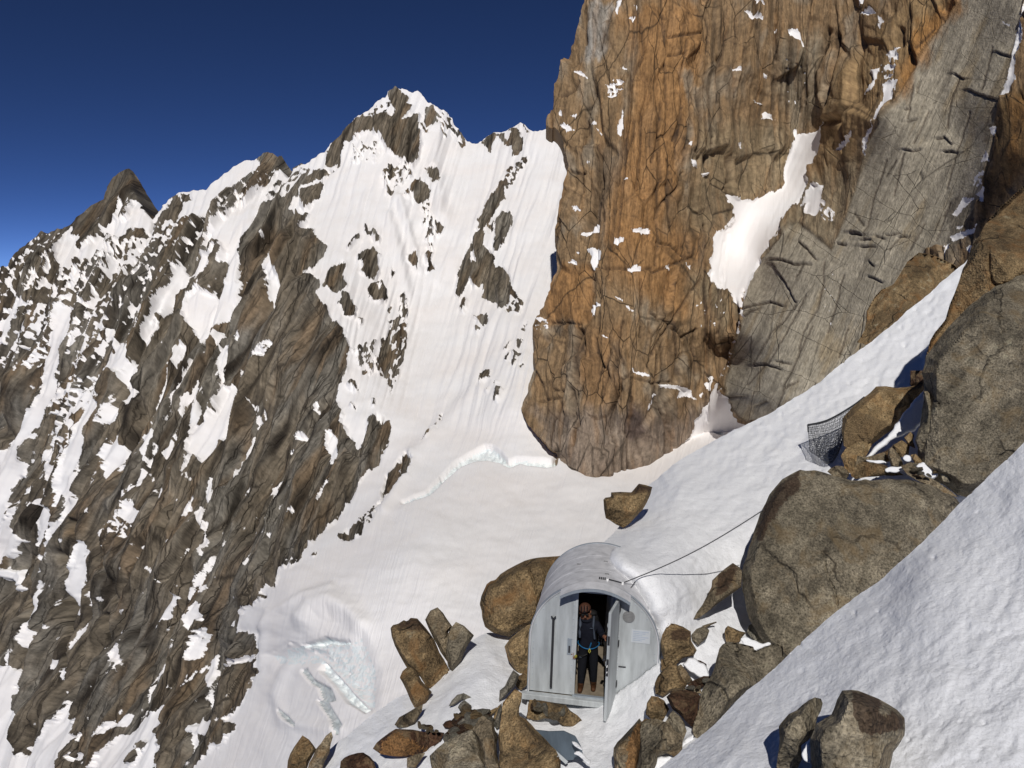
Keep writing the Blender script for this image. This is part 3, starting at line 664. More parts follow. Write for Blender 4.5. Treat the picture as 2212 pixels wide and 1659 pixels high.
# bare bluish ice is carried in the same attribute: h stays snow, tint through alpha-free colour
def split_terrain(g, V, h, disp_h, root, mat_, col, minpx, names, smooth_snow=True, ice_mask=None, ice_mat=None, mat2=None, mask2=None):
    """one mesh per rock face / outcrop / snow field / snow patch that can be told apart"""
    fm = (h[g.q].mean(1) > 0)
    def second_mat(o, f):
        if mat2 is None: return
        o.data.materials.append(mat2); o.data.polygons.foreach_set("material_index", (mask2[f].mean(1) > .5).astype(np.int32))
    lab2 = fm.reshape(g.nv - 1, g.nu - 1); kp = g.keep.reshape(lab2.shape)
    icef = np.zeros(lab2.shape, bool) if ice_mask is None else (ice_mask[g.q].mean(1) > 0.5).reshape(lab2.shape) & lab2
    q2 = g.q
    for cls, (big, patch, scatter) in (('rock', names[0]), ('snow', names[1]), ('ice', ("ice_step", "ice_step", "ice_crumbs"))):
        mk = {'rock': ~lab2 & kp, 'snow': lab2 & ~icef & kp, 'ice': icef & kp}[cls]
        if not mk.any(): continue
        L = components(mk); ids, cnt = np.unique(L[L > 0], return_counts=True)
        order = np.argsort(-cnt); small = []
        for n, k in enumerate(ids[order]):
            c = cnt[order][n]; sel = (L == k).ravel()
            if c >= minpx and n < 140:
                im = None
                if cls == 'ice': im = ice_mat[int(ice_mask[q2[sel]].mean() > 1.1)]
                o = emit(g, V, q2[sel], big if (n == 0 or c > 7000) else patch, im or mat_, root, True, col, h)
                second_mat(o, q2[sel])
            else: small.append(k)
        if small:
            sel = np.isin(L, small).ravel()
            o = emit(g, V, q2[sel], scatter, ice_mat[0] if cls == 'ice' else mat_, root, True, col, h); o['kind'] = 'stuff'; second_mat(o, q2[sel])

def ice_material(name, k):
    m, t, b = new_mat(name)
    tc = N(t, "ShaderNodeTexCoord").outputs["Object"]
    n1 = noise(t, tc, 0.9, 5, 0.6)
    t.links.new(ramp(t, n1, [(0.3, tuple(k * np.array((0.74, 0.82, 0.82)))), (0.6, tuple(k * np.array((0.84, 0.87, 0.86))))]), b.inputs["Base Color"])
    b.inputs["Roughness"].default_value = 0.6
    t.links.new(bump(t, n1, 0.7, 0.5), b.inputs["Normal"])
    return m
M_ICE = (ice_material("glacier_ice", 1.0), ice_material("shaded_crevasse_ice", 0.66))  # second copy is darkened to paint crevasse walls lying in shade
_w = (wall > .5)[:, None]
_fall = np.stack([fl_c, v * 1.0], -1); gF.uv = np.hstack([np.where(_w, np.stack([cl2 + 8 * gn(u / 120, v / 120, 401), al2], -1), _fall), np.zeros((len(P), 1))])
mountain = empty("mountain")
tag(mountain, "brown rock mountain ridge with a steep snow face and glacier under a deep blue sky", "mountain", kind='structure')
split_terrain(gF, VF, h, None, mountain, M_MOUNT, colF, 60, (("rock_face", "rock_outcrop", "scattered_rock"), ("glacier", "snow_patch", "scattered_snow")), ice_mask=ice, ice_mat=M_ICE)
allf = gF.q[gF.keep]
V2, bf, _ = rim_band(VF, allf, 0.10, 0.10)
us, inv = np.unique(bf, return_inverse=True)
o = link_mesh("far_side", V2[us], inv.reshape(bf.shape), M_MOUNT, mountain, False, np.tile(grey, (len(us), 1)), np.full(len(us), -8.0))
# ------------------------------------------------------------------ the orange granite pillar and the grey slabs
left_edge = np.vstack([ZF((545,-240),(552,-80),(555,0),(540,60),(500,170),(470,260),(440,330),(415,390),(400,440),(378,540),(370,570),(345,610),(335,700),(322,760),(290,830),(278,872),(300,890),(340,890),(375,930),(392,980),(412,1050),(430,1100),(442,1150),(428,1220),(412,1300),(396,1400),(382,1480),(370,1560),(362,1640)),
    ZG((325,40),(318,110),(302,240),(290,350),(262,420),(240,500),(220,570),(172,640),(160,690),(165,740),(178,800),(170,900),(140,960),(112,1080),(88,1160),(120,1240),(180,1310),(250,1380)), ZG((292,1408),(300,1440),(280,1480))])
left_edge = rough(left_edge, 1.5, 6, 5)
bottom = rough(ZG((285,1490),(320,1520),(380,1505),(440,1530),(480,1550),(520,1558),(600,1548),(660,1530),(700,1530),(770,1508),(860,1465)), 1.3, 6, 6)
bottom_low = bottom + np.array([0, 16.0])
OUT_P = np.vstack([left_edge, bottom_low, ZG((900,1500),(1000,1470),(1100,1430),(1300,1350)), ZO((1620,940),(1700,930),(1900,820),(2060,640),(2330,600),(2330,-90))])
CTL_P = [(1268,-60,318),(1268,0,300),(1215,180,285),(1185,275,275),(1230,350,262),(1210,560,252),(1150,750,244),(1127,870,240),(1620,930,222),
  (1400,0,292),(1400,300,252),(1400,600,228),(1400,850,213),(1300,850,216),(1560,700,233),(1600,640,240),(1585,780,234),(1560,840,226),(1588,700,234),(1550,520,275),(1700,400,300),(1760,280,302),(1640,560,262),(1640,640,230),(1610,720,214),(1600,850,198),(1640,900,188),
  (1560,100,300),(1560,300,275),(1540,420,266),(1700,100,302),(1780,200,298),(1800,350,270),(1840,100,290),(1900,0,282),(1900,250,232),(1900,500,190),(1800,700,180),(1760,840,168),(2000,600,160),(2100,0,232),(2100,300,185),(2120,480,150),(2200,100,188),(2205,0,200),(2330,-80,205),(2200,330,135),(2330,300,125),(2160,520,132),(2330,600,100),(1680,560,232)]
for _p in list(bottom[::6]) + [left_edge[-1], left_edge[-4]]:
    _d = float(RF(np.array([_p[0]]), np.array([_p[1]]))[0]); CTL_P.append((_p[0], _p[1], _d - .5))
    CTL_P.append((_p[0], _p[1] - 45, _d + 1.5)); CTL_P.append((_p[0], _p[1] + 16, _d + .5))
RP = RBF(CTL_P, 2e-4)
gP = Grid(OUT_P, 2.2); gP.base(RP)
P = gP.P; u, v = P[:, 0], P[:, 1]
left_cou = np.vstack([ZH((470,800),(490,838),(590,822),(640,785),(665,752),(655,840),(642,920),(605,1000),(572,1060),(555,1110),(577,1122),(500,1240),(440,1340),(390,1420),(330,1500)), ZG((1690,-10),(1640,60),(1560,170),(1510,270),(1470,350),(1430,450),(1402,530),(1398,600),(1383,700),(1345,800),(1322,870),(1292,930),(1262,1000)),
    ZG((1248,1000),(1280,930),(1312,830),(1352,740),(1374,600),(1370,560),(1340,500),(1300,470),(1250,440),(1230,400),(1180,370),(1202,330),(1192,280),(1215,250),(1212,200),(1225,130),(1290,80),(1345,50),(1345,0)), ZH((0,1440),(80,1370),(70,1290),(50,1205),(120,1240),(200,1255),(300,1212),(380,1185),(402,1140),(402,1050),(430,960),(442,900),(470,865),(455,820))])
opsP = [
 (S, left_cou),
 (S, ZG((1252,990),(1272,1040),(1320,1090),(1360,1180),(1380,1220),(1425,1245),(1500,1400),(900,1500),(950,1420),(1040,1340),(1100,1275),(1100,1220),(1160,1170),(1200,1090))),
 (S, ZH((590,1150),(640,1160),(640,1220),(660,1260),(700,1330),(690,1370),(640,1330),(600,1360),(530,1330),(550,1280),(490,1290),(540,1210))),
 (Mx, ZH((640,1220),(720,1330),(700,1400),(640,1370),(620,1290)), -1, 6, 0, 6, 5),
 (S, ZH((850,818),(835,890),(790,940),(728,952),(790,870))),
 (S, ZH((1110,508),(1100,560),(1060,640),(1010,700),(965,755),(930,860),(912,965),(898,940),(908,880),(950,770),(990,680),(1020,600),(1030,520))),
 (S, ZH((1000,408),(960,480),(940,550),(895,582),(940,500),(930,430))), (S, ZH((1122,288),(1100,380),(1060,380),(1040,350))), (Mx, ZH((1010,390),(1115,350),(1105,490),(1015,510)), 1, 7, 0, 7, 6),
 (S, ZH((955,40),(990,92),(940,100),(895,96))), (S, ZH((990,105),(1024,140),(1000,195))), (S, ZH((865,45),(900,0),(945,-5),(900,30))),
 (S, ZH((1990,60),(1891,100),(1891,260),(1850,360),(1840,500),(1800,560),(1760,632),(1748,610),(1790,500),(1820,380),(1850,240),(1870,180),(1900,40),(1960,-60),(2000,-60))),
 (S, ZH((1765,122),(1812,162),(1780,152))), (S, ZH((1688,795),(1722,785),(1702,855))), (S, ZH((1664,940),(1676,1000),(1618,1012))), (Mx, ZH((1570,1060),(1660,1050),(1660,1150),(1580,1180)), 0, 6, 0, 7, 6), (S, ZH((1598,1212),(1652,1168),(1662,1262))),
 (S, ZH((1520,1240),(1592,1228),(1480,1352),(1450,1340))), (S, ZH((1440,1482),(1622,1405),(1602,1452),(1460,1512))), (S, ZH((1420,1530),(1444,1520),(1420,1612),(1408,1590))), (S, ZH((1538,1542),(1592,1518),(1560,1582))), (S, ZH((1480,1420),(1520,1410),(1500,1440))),
 (S, ZH((130,78),(180,88),(240,118),(274,160),(200,132))), (S, ZH((218,-5),(242,8),(274,62),(225,42))), (S, ZH((408,200),(440,182),(500,208),(524,298),(480,272),(430,232))), (S, ZH((378,380),(430,366),(442,404))), (S, ZH((75,428),(132,428),(120,452))), (S, ZH((262,452),(296,462),(292,488),(268,476))), (S, ZH((216,622),(292,652),(250,648))), (S, ZH((288,698),(332,752),(275,737))), (S, ZH((340,180),(352,178),(352,200))), (S, ZH((100,895),(125,890),(118,925))),
 (S, ZF((760,-5),(802,-5),(782,60),(770,135),(752,112))), (S, ZF((878,74),(914,38),(900,84))), (S, ZF((846,152),(884,128),(870,174))), (S, ZF((478,513),(520,508),(572,545),(530,542))), (S, ZF((798,453),(832,486),(788,492))), (Mx, ZF((690,620),(760,545),(830,600),(825,660),(740,725),(690,700)), 1, 7, 0, 7, 6), (S, ZF((800,768),(812,880),(792,955),(763,945),(790,850))), (S, ZF((618,878),(652,922),(630,912))),
 (S, ZF((365,798),(388,792),(392,824))), (S, ZF((438,798),(484,788),(476,824))), (S, ZF((368,868),(430,866),(464,902),(420,922))), (S, ZF((588,852),(612,828),(622,852))), (S, ZF((553,1112),(582,1114),(560,1134))), (S, ZF((808,1225),(848,1228),(820,1244))), (S, ZF((468,1438),(500,1438),(524,1472),(488,1472))), (S, ZF((1283,1103),(1322,1108),(1332,1154),(1300,1152))), (S, ZF((1368,1188),(1418,1188),(1395,1218))), (S, ZF((1583,998),(1607,998),(1600,1034))), (S, ZF((1788,790),(1842,822),(1800,822))), (S, ZF((1258,998),(1282,998),(1270,1014))),
 (S, ZF((508,1632),(560,1580),(642,1538),(642,1592),(590,1612),(550,1642))), (S, ZF((858,1598),(982,1600),(970,1624),(868,1618))),
 (S, ZG((440,130),(500,70),(552,58),(547,102),(490,117))), (S, ZG((733,103),(830,101),(843,126),(760,130))), (S, ZG((480,208),(530,198),(567,240),(562,300),(552,342),(510,332),(510,270))), (S, ZG((640,150),(697,148),(692,182),(640,187))), (S, ZG((376,307),(420,283),(427,307))), (S, ZG((716,332),(760,310),(804,325),(800,338),(740,342))), (S, ZG((488,560),(530,533),(574,540),(540,572),(520,607),(490,592))), (S, ZG((652,505),(692,503),(685,518))), (S, ZG((698,553),(758,575),(740,582))), (S, ZG((576,733),(608,742),(592,748))),
 (S, ZG((743,918),(790,948),(848,970),(790,974))), (S, ZG((908,1013),(990,1018),(1062,1050),(1114,1102),(1040,1082),(990,1092),(1010,1050),(930,1037))), (S, ZG((912,1068),(862,1112),(820,1154),(838,1108))), (S, ZG((1188,958),(1232,975),(1210,984))), (S, ZG((1168,1000),(1220,988),(1204,1062),(1178,1032))), (S, ZG((1148,540),(1212,528),(1254,570),(1200,547))), (S, ZG((1208,598),(1254,620),(1230,624))), (S, ZG((1176,640),(1204,638),(1190,674))), (S, ZG((1140,1080),(1170,1070),(1150,1100))), (S, ZG((940,300),(960,298),(975,335))), (S, ZG((1030,310),(1060,325),(1078,350))), (S, ZG((425,235),(440,240),(430,250))),
 (Mx, ZG((1100,520),(1290,490),(1320,600),(1240,680),(1150,700)), -6, 6, 0, 6, 6), (Mx, ZG((1380,440),(1410,440),(1390,560),(1340,800),(1290,960),(1270,1050),(1300,1060),(1400,640)), -2.5, 6, 15, 6, 5), (Mx, ZG((160,620),(230,600),(240,680),(180,700)), -2, 6, 0, 6, 6), (Mx, ZI((860,400),(960,300),(960,740),(840,780)), -7.5, 6, 20, 6, 5), (Mx, ZH((380,320),(560,420),(560,700),(380,640)), -7, 6, 0, 6, 6),
]
h = np.full(len(P), -10.0)
h = paint(P, h, opsP, 2.6, 5)
h += 1.8 * fbm(u / 10, v / 10, 2, 121)
snow_w = sstep(-1.5, 5, h)
# zones: pillar (upright grain), slab (smooth, leaning grain)
slab_poly = np.vstack([ZH((1480,-200),(1480,20),(1330,220),(1180,470),(1100,640),(1000,760),(930,900),(880,1060),(850,1190),(800,1330),(700,1560)), ZI((700,60),(600,150),(480,300),(380,430),(330,600),(330,720),(290,900),(230,1150),(270,1290),(360,1390),(900,1300),(1500,900),(1560,250)), ZH((1480,1520),(1620,1250),(1690,900),(1740,650),(1800,450),(1880,150),(1920,-200))])
i = near_box(P, slab_poly, 60); slab = np.zeros(len(P)); slab[i] = sstep(-4, 4, sdf(P[i], slab_poly))
c = u + 0.05 * v + 7 * gn(u / 70, v / 120, 7); a = v
rp = 5 * ridge(c / 90, a / 520, 2, 150) + 0.9 * ridge(c / 22, a / 190, 2, 151)
f1, e1 = facet(c / 62, a / 150, 153, 1.0, .15); f2, e2 = facet(c / 24, a / 52, 154, 1.0, .32)
f4, e4 = facet(c / 12, a / 30, 155, 1.0, .55); rp += 16 * f1 + 6 * f2 + 1.6 * f4
cs = u * .9 + v * .42; as_ = v * .9 - u * .42
rsl = 3.0 * ridge(cs / 120, as_ / 500, 2, 160) + 0.3 * ridge(cs / 22, as_ / 260, 1, 161)
f3, e3 = facet(cs / 60, as_ / 130, 162, .6); rsl += 0
disp = (rp * (1 - slab) + rsl * slab) * (1 - snow_w)
disp += snow_w * (1.0 * fbm((u + .45 * v) / 12, v / 120, 1, 165) + 2 * fbm(u / 60, v / 60, 2, 166) + 2)
crk_shade = np.zeros(len(P))
def crack(line, w=3.2, depth=9, dk=.8):
    line = rough(line, 1.2, 9, int(abs(line.sum())) % 9999)
    i = near_box(P, line, 14); d = dist_line(P[i], line); k = np.exp(-(d / w) ** 2)
    disp[i] -= depth * k; crk_shade[i] = np.maximum(crk_shade[i], dk * sstep(w * 1.3, w * .3, d))
for ln in (ZG((430,680),(400,800),(340,1060),(280,1250),(265,1370)), ZG((440,700),(420,900),(420,1060),(430,1180),(400,1380)), ZG((620,810),(600,900),(560,1120)), ZG((680,980),(640,1100),(600,1200),(590,1290)), ZG((870,590),(950,650),(1040,740)), ZG((1150,390),(1080,480),(1010,600),(900,760),(830,920)), ZG((1120,690),(1100,800),(1100,980)), ZG((640,800),(700,900)), ZG((690,980),(760,930)),
           ZF((930,180),(950,350),(930,420),(870,520)), ZF((720,50),(700,170),(650,350)), ZF((1060,930),(1030,1030),(1000,1120)), ZF((1210,1200),(1190,1280),(1070,1420),(1030,1520)), ZF((1100,270),(1330,260)), ZF((880,850),(870,950),(820,1100)), ZF((1320,620),(1340,850),(1310,1050)), ZF((1170,830),(1160,960)), ZF((1430,950),(1410,1140)), ZF((510,580),(440,660),(390,690)), ZF((560,70),(550,300)), ZF((450,1190),(540,1200)), ZF((1540,1270),(1510,1310)), ZG((330,60),(300,250)), ZG((540,750),(570,900),(545,990))):
    crack(ln, 3.0, 7, .75)
for ln in (ZG((500,340),(505,450),(480,640)), ZG((510,0),(470,100)), ZF((620,1080),(640,1250),(610,1450),(560,1600)), ZF((600,640),(540,800),(530,900)), ZG((440,700),(450,850),(420,1000)), ZG((1360,580),(1330,720),(1280,880),(1240,980)), ZH((690,540),(675,640),(668,700)), ZH((1130,190),(1125,280)), ZF((1480,400),(1490,600)), ZH((680,200),(640,330)), ZH((740,230),(700,520),(690,650)), ZG((660,1040),(620,1180),(600,1300)), ZG((390,1050),(400,1180),(420,1250))):
    crack(ln, 7, 15, .45)
for ln in (ZG((490,1200),(540,1215),(590,1205)), ZG((290,1050),(340,1060),(330,1090),(200,1110)), ZG((1040,740),(1120,690)), ZG((250,640),(440,660)), ZG((860,350),(1000,300),(1080,270)), ZG((560,340),(720,335),(860,330)), ZG((880,180),(960,200),(1040,270)), ZG((700,960),(860,1010),(960,1000)), ZF((1050,930),(1110,925)), ZF((1110,400),(1210,400))):
    crack(ln, 3.0, 6, .6)
_rg = np.random.default_rng(77)
for _k in range(64):        # long upright cracks of the pillar
    _u, _v = _rg.uniform(1150, 1850), _rg.uniform(-60, 900); _L = _rg.uniform(70, 300) * (1 if _k % 4 else 1.7)
    if _u > 1600 and _v + _L > 560 - (_u - 1600): continue
    _dx = _rg.normal(0, .05) * _L - .04 * _L
    crack(np.array([[_u, _v], [_u + _dx * .4 + _rg.normal(0, 3), _v + _L * .4], [_u + _dx, _v + _L]]), _rg.uniform(2.4, 3.6), _rg.uniform(3, 8), _rg.uniform(.45, .85))
# overhanging roofs of the slab: rock above the line stands proud of the rock below
def roof(line, out=3.0, reach=15):
    line = rough(line, 1.6, 8, int(abs(line.sum())) % 9999)
    i = near_box(P, line, reach + 6)
    d = dist_line(P[i], line)
    yl = np.interp(P[i, 0], *(line[np.argsort(line[:, 0])].T)) if np.ptp(line[:, 0]) > np.ptp(line[:, 1]) * .5 else None
    if yl is None:
        o_ = np.argsort(line[:, 1]); xl = np.interp(P[i, 1], line[o_, 1], line[o_, 0]); side = P[i, 0] - xl
        w = sstep(0, 3, -side) * np.exp(-(d / reach) ** 2)
    else:
        w = sstep(0, 3, yl - P[i, 1]) * np.exp(-(d / reach) ** 2)
    disp[i] += out * w; k = sstep(4.2, 1.0, d); disp[i] -= 2.5 * k * (1 - w)
    q0, q1 = line[0], line[-1]; tt = np.clip(((P[i] - q0) @ (q1 - q0)) / max(float((q1 - q0) @ (q1 - q0)), 1e-6), 0, 1)
    wd = 1.2 + 2.6 * np.sin(math.pi * (.12 + .8 * tt)) * (.6 + .5 * gn(P[i, 0] / 7, P[i, 1] / 7, 88))
    crk_shade[i] = np.maximum(crk_shade[i], .85 * sstep(wd, wd * .35, d))  # shadow under the overhang painted dark, in the same mask as cracks
for ln in (ZH((1560,565),(1620,595),(1745,630)), ZH((1735,330),(1800,355)), ZH((1150,935),(1200,945),(1245,935)), ZH((1350,870),(1400,858),(1440,900)), ZH((1395,945),(1475,955)), ZH((1240,500),(1225,570)), ZH((1465,465),(1515,495)), ZH((1150,680),(1178,674)), ZH((1165,758),(1220,745)), ZH((980,1480),(1025,1490)), ZH((1040,1470),(1130,1455)), ZH((820,1455),(885,1470)), ZH((880,1500),(945,1500)), ZH((735,1520),(785,1530)), ZH((1110,1480),(1165,1480)),
           ZI((530,315),(600,320),(680,350),(790,350)), ZI((540,340),(620,460),(690,600)), ZI((715,200),(770,250),(830,320)), ZI((335,640),(440,620),(520,600),(600,625)), ZI((340,690),(380,660),(440,640)), ZI((420,1020),(500,1015),(590,1050)), ZI((350,1228),(230,1235)), ZI((420,1290),(500,1255),(535,1310)), ZI((1185,330),(1215,362)), ZI((1180,430),(1230,450),(1270,470)), ZI((700,1130),(620,1170)), ZI((570,1000),(660,1010)), ZI((1130,230),(1220,230)), ZI((1060,140),(1130,150)), ZI((1370,495),(1330,560))):
    roof(ln)
for ln in (ZH((1490,500),(1440,650),(1420,800)), ZH((1150,960),(1110,1130),(1090,1220)), ZH((845,1335),(900,1410)), ZH((1400,1350),(1440,1270),(1350,1500)), ZI((690,620),(600,740),(540,790),(470,900),(410,1020)), ZI((880,330),(870,500),(840,650),(740,800),(690,1000),(620,1150),(570,1290)), ZI((1040,780),(980,970)), ZI((590,150),(480,300)), ZH((1200,540),(1170,740)), ZH((1330,180),(1240,320)), ZI((800,760),(700,960)), ZI((480,1030),(370,1150)), ZI((690,430),(740,360)), ZH((1040,1100),(1100,1000)), ZH((1280,1400),(1190,1560)), ZH((1060,1560),(1120,1480)), ZH((1300,700),(1210,900)), ZH((560,1120),(480,1270),(400,1400)), ZI((760,560),(600,860),(520,1010)), ZI((1010,420),(960,620),(900,800)), ZH((1560,700),(1480,960),(1420,1180)), ZH((1700,300),(1640,560)), ZH((1040,1000),(960,1250),(900,1500))):
    crack(ln, 2.5, 1.8, .8)
for poly, line, k in ((ZG((1352,500),(1375,560),(1372,620),(1340,750),(1290,900),(1250,980),(1275,880),(1330,700),(1350,600)), ZG((1345,490),(1345,600),(1320,690),(1255,860),(1245,990)), 1.6),):
    i = near_box(P, poly, 4); disp[i] -= k * dist_line(P[i], line) * sstep(-3, 3, sdf(P[i], poly))
VP = gP.build(disp)
orange, ochre, pgrey, pbrown, sgrey, pdark = lin(143, 107, 68), lin(130, 107, 79), lin(136, 127, 111), lin(110, 90, 68), lin(158, 149, 131), lin(62, 49, 39)
fo = fbm(c / 34, a / 150, 4, 171); fg = fbm(c / 45, a / 130, 4, 172)
colP = np.tile(ochre, (len(P), 1))
def zone(poly, colr, k, soft=25):
    i = near_box(P, poly, 2 * soft); d = sdf(P[i], poly) + 16 * fbm(c[i] / 22, a[i] / 70, 4, 173)
    w = (k * sstep(-soft, soft, d))[:, None]; colP[i] = colP[i] * (1 - w) + colr * w
colP += (pgrey - colP) * (0.6 * sstep(.0, .7, fg))[:, None]
zone(ZF((780,100),(1100,0),(1340,0),(1350,500),(1250,1000),(1200,1250),(1000,1700),(640,1700),(760,1200),(900,500)), orange, .85)
zone(ZG((280,330),(480,330),(500,520),(460,660),(240,650),(240,460)), orange * 1.02, .9, 14)
zone(ZG((690,90),(1100,60),(1140,330),(1060,620),(950,560),(700,420),(580,250)), orange, .8)
zone(ZG((420,700),(700,650),(640,1150),(440,1150)), orange * .86, .5)
zone(ZF((580,40),(720,-10),(745,60),(690,220),(640,400),(540,430),(570,200)), lin(150, 146, 138), .8, 12)
zone(ZF((1230,480),(1340,600),(1330,720),(1270,950),(1240,950)), pgrey, .7, 10)
zone(ZF((640,1000),(780,950),(760,1250),(660,1560),(600,1500)), lin(96, 84, 70), .6, 14)
zone(ZF((1340,900),(1600,850),(2020,850),(1950,1250),(1700,1400),(1400,1600),(1230,1600),(1300,1200)), lin(134, 119, 94), .7)
zone(ZG((180,1180),(600,1150),(1000,1200),(1200,1100),(1100,1600),(300,1600)), lin(126, 113, 100), .85)
zone(ZG((690,1190),(790,1190),(780,1330),(700,1320)), lin(78, 64, 60), .7, 8)
zone(ZG((1040,330),(1240,400),(1340,520),(1300,700),(1180,560),(1060,470)), lin(126, 114, 92), .7)
zone(ZH((340,300),(620,200),(650,700),(470,800),(330,560)), lin(132, 122, 103), .7)
zone(ZH((700,480),(1130,0),(1480,-100),(1180,430),(960,760),(800,1100),(640,1180)), lin(142, 118, 84), .7)
zone(ZH((560,1120),(900,1000),(840,1300),(640,1600),(200,1659)), lin(136, 124, 102), .7)
wsl = slab[:, None]; csl = np.tile(sgrey, (len(P), 1)) * (1 + .16 * fbm(cs / 30, as_ / 160, 4, 175))[:, None]
csl += (lin(146, 128, 98) - csl) * (.55 * sstep(.25, .8, fbm(cs / 40, as_ / 200, 4, 176)))[:, None]
colP = colP * (1 - wsl) + csl * wsl
zone(ZH((1160,330),(1340,60),(1520,-60),(1500,60),(1380,200),(1260,400),(1130,640)), lin(150, 106, 56), .7, 14)
zone(ZH((1740,650),(1880,520),(1990,400),(1990,900),(1840,1100),(1640,1420),(1640,1200),(1700,800)), lin(98, 78, 50), .85, 10)
zone(ZH((1830,600),(1891,580),(1891,1000),(1800,1150)), lin(138, 98, 52), .5, 14)
zone(ZH((1640,1180),(1720,1080),(1740,1250),(1640,1420)), lin(52, 40, 32), .7, 8)
zone(ZH((1440,1250),(1640,1200),(1620,1520),(1420,1600)), lin(100, 92, 80), .7, 8)
colP += (pdark - colP) * (crk_shade * 0.85 + (1 - slab) * (0.4 * sstep(0.05, 0.0, np.minimum(e1 * 1.3, e2)) + 0.35 * sstep(.2, .8, fbm(c / 11, a / 120, 1, 177))))[:, None].clip(0, .9)
strk = sstep(.1, .75, fbm(cs / 12, as_ / 160, 1, 178)) * slab
colP += (lin(84, 76, 66) - colP) * (.38 * strk)[:, None]
colP += (orange * 1.1 - colP) * (.22 * (1 - slab) * sstep(.1, .7, fbm(c / 12, a / 110, 1, 179)))[:, None]
colP *= (1 + 0.2 * fbm(u / 16, v / 16, 2, 174))[:, None].clip(.5, 1.5)
gP.uv = np.hstack([np.where((slab > .5)[:, None], np.stack([cs, as_], -1), np.stack([c, a], -1)), np.zeros((len(P), 1))])
pillar = empty("rock_wall")
tag(pillar, "towering orange granite pillar beside grey slabs with a snow couloir between them", "cliff", kind='structure')
i = near_box(P, ZF((1330,-200),(2060,-200),(2060,900),(1330,1000)), 40); _z = sstep(-30, 30, sdf(P[i], ZF((1330,-200),(2060,-200),(2060,760),(1650,900),(1330,1000))))
_s = sstep(.0, .5, fbm(c[i] / 11, a[i] / 210, 1, 190)) * _z; colP[i] += (lin(78, 66, 52) - colP[i]) * (.6 * _s)[:, None]
colP = np.hstack([colP, np.ones((len(P), 1))])
split_terrain(gP, VP, h, None, pillar, M_WALL, colP, 50, (("rock_face", "rock_rib", "scattered_rock"), ("snow_couloir", "snow_patch", "scattered_snow")), mat2=M_SLAB, mask2=slab)
V2, bf, _ = rim_band(VP, gP.q[gP.keep], 0.22, 0.02)
us, inv = np.unique(bf, return_inverse=True)
link_mesh("far_side", V2[us], inv.reshape(bf.shape), M_WALL, pillar, False, np.tile(ochre, (len(us), 1)), np.full(len(us), -8.0))
# ------------------------------------------------------------------ near snow slopes
def near_snow_mat(name, colr, scale, amp):
    m, t, b = new_mat(name)
    tc = N(t, "ShaderNodeTexCoord").outputs["Object"]
    n1 = noise(t, tc, 3.2 * scale, 5, 0.6); n2 = noise(t, tc, 26 * scale, 3, 0.6); n3 = noise(t, tc, 0.5 * scale, 3, 0.5)
    grit = noise(t, tc, 60 * scale, 2, .5)
    c = mixc(t, ramp(t, n3, [(0.35, 0.0), (0.7, 1.0)]), colr, tuple(np.array(colr) * np.array([.95, .955, .965])))
    dirt = mixc(t, 1.0, ramp(t, n2, [(0.24, 0.72), (0.38, 1.0)]), ramp(t, grit, [(0.3, .86), (.45, 1.0)]), 'MULTIPLY')
    t.links.new(mixc(t, 1.0, c, dirt, 'MULTIPLY'), b.inputs["Base Color"])
    b.inputs["Roughness"].default_value = 0.75; b.inputs["Specular IOR Level"].default_value = 0.3
    h_ = mathn(t, 'ADD', n1, mathn(t, 'MULTIPLY', n2, 0.35))
    t.links.new(bump(t, h_, 0.4, amp), b.inputs["Normal"])
    return m
M_SNOW = near_snow_mat("spur_snow", (0.84, 0.845, 0.86), 1.0, 0.10)
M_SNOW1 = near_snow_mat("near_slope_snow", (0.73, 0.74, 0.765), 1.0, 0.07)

OUT_S2 = ZO((560,1800),(640,1690),(700,1628),(750,1588),(800,1548),(850,1510),(885,1497),(920,1478),(960,1440),(1000,1395),(1040,1368),(1092,1362),(1150,1330),(1200,1270),(1235,1225),(1280,1190),(1300,1178),(1322,1155),(1345,1128),(1352,1110),(1370,1085),(1388,1062),(1408,1040),(1450,1008),(1500,975),(1560,940),(1640,905),(1700,872),(1760,832),(1830,778),(1900,722),(1960,674),(2020,622),(2087,562),(2200,470),(2380,430),(2380,1300),(1700,1800))
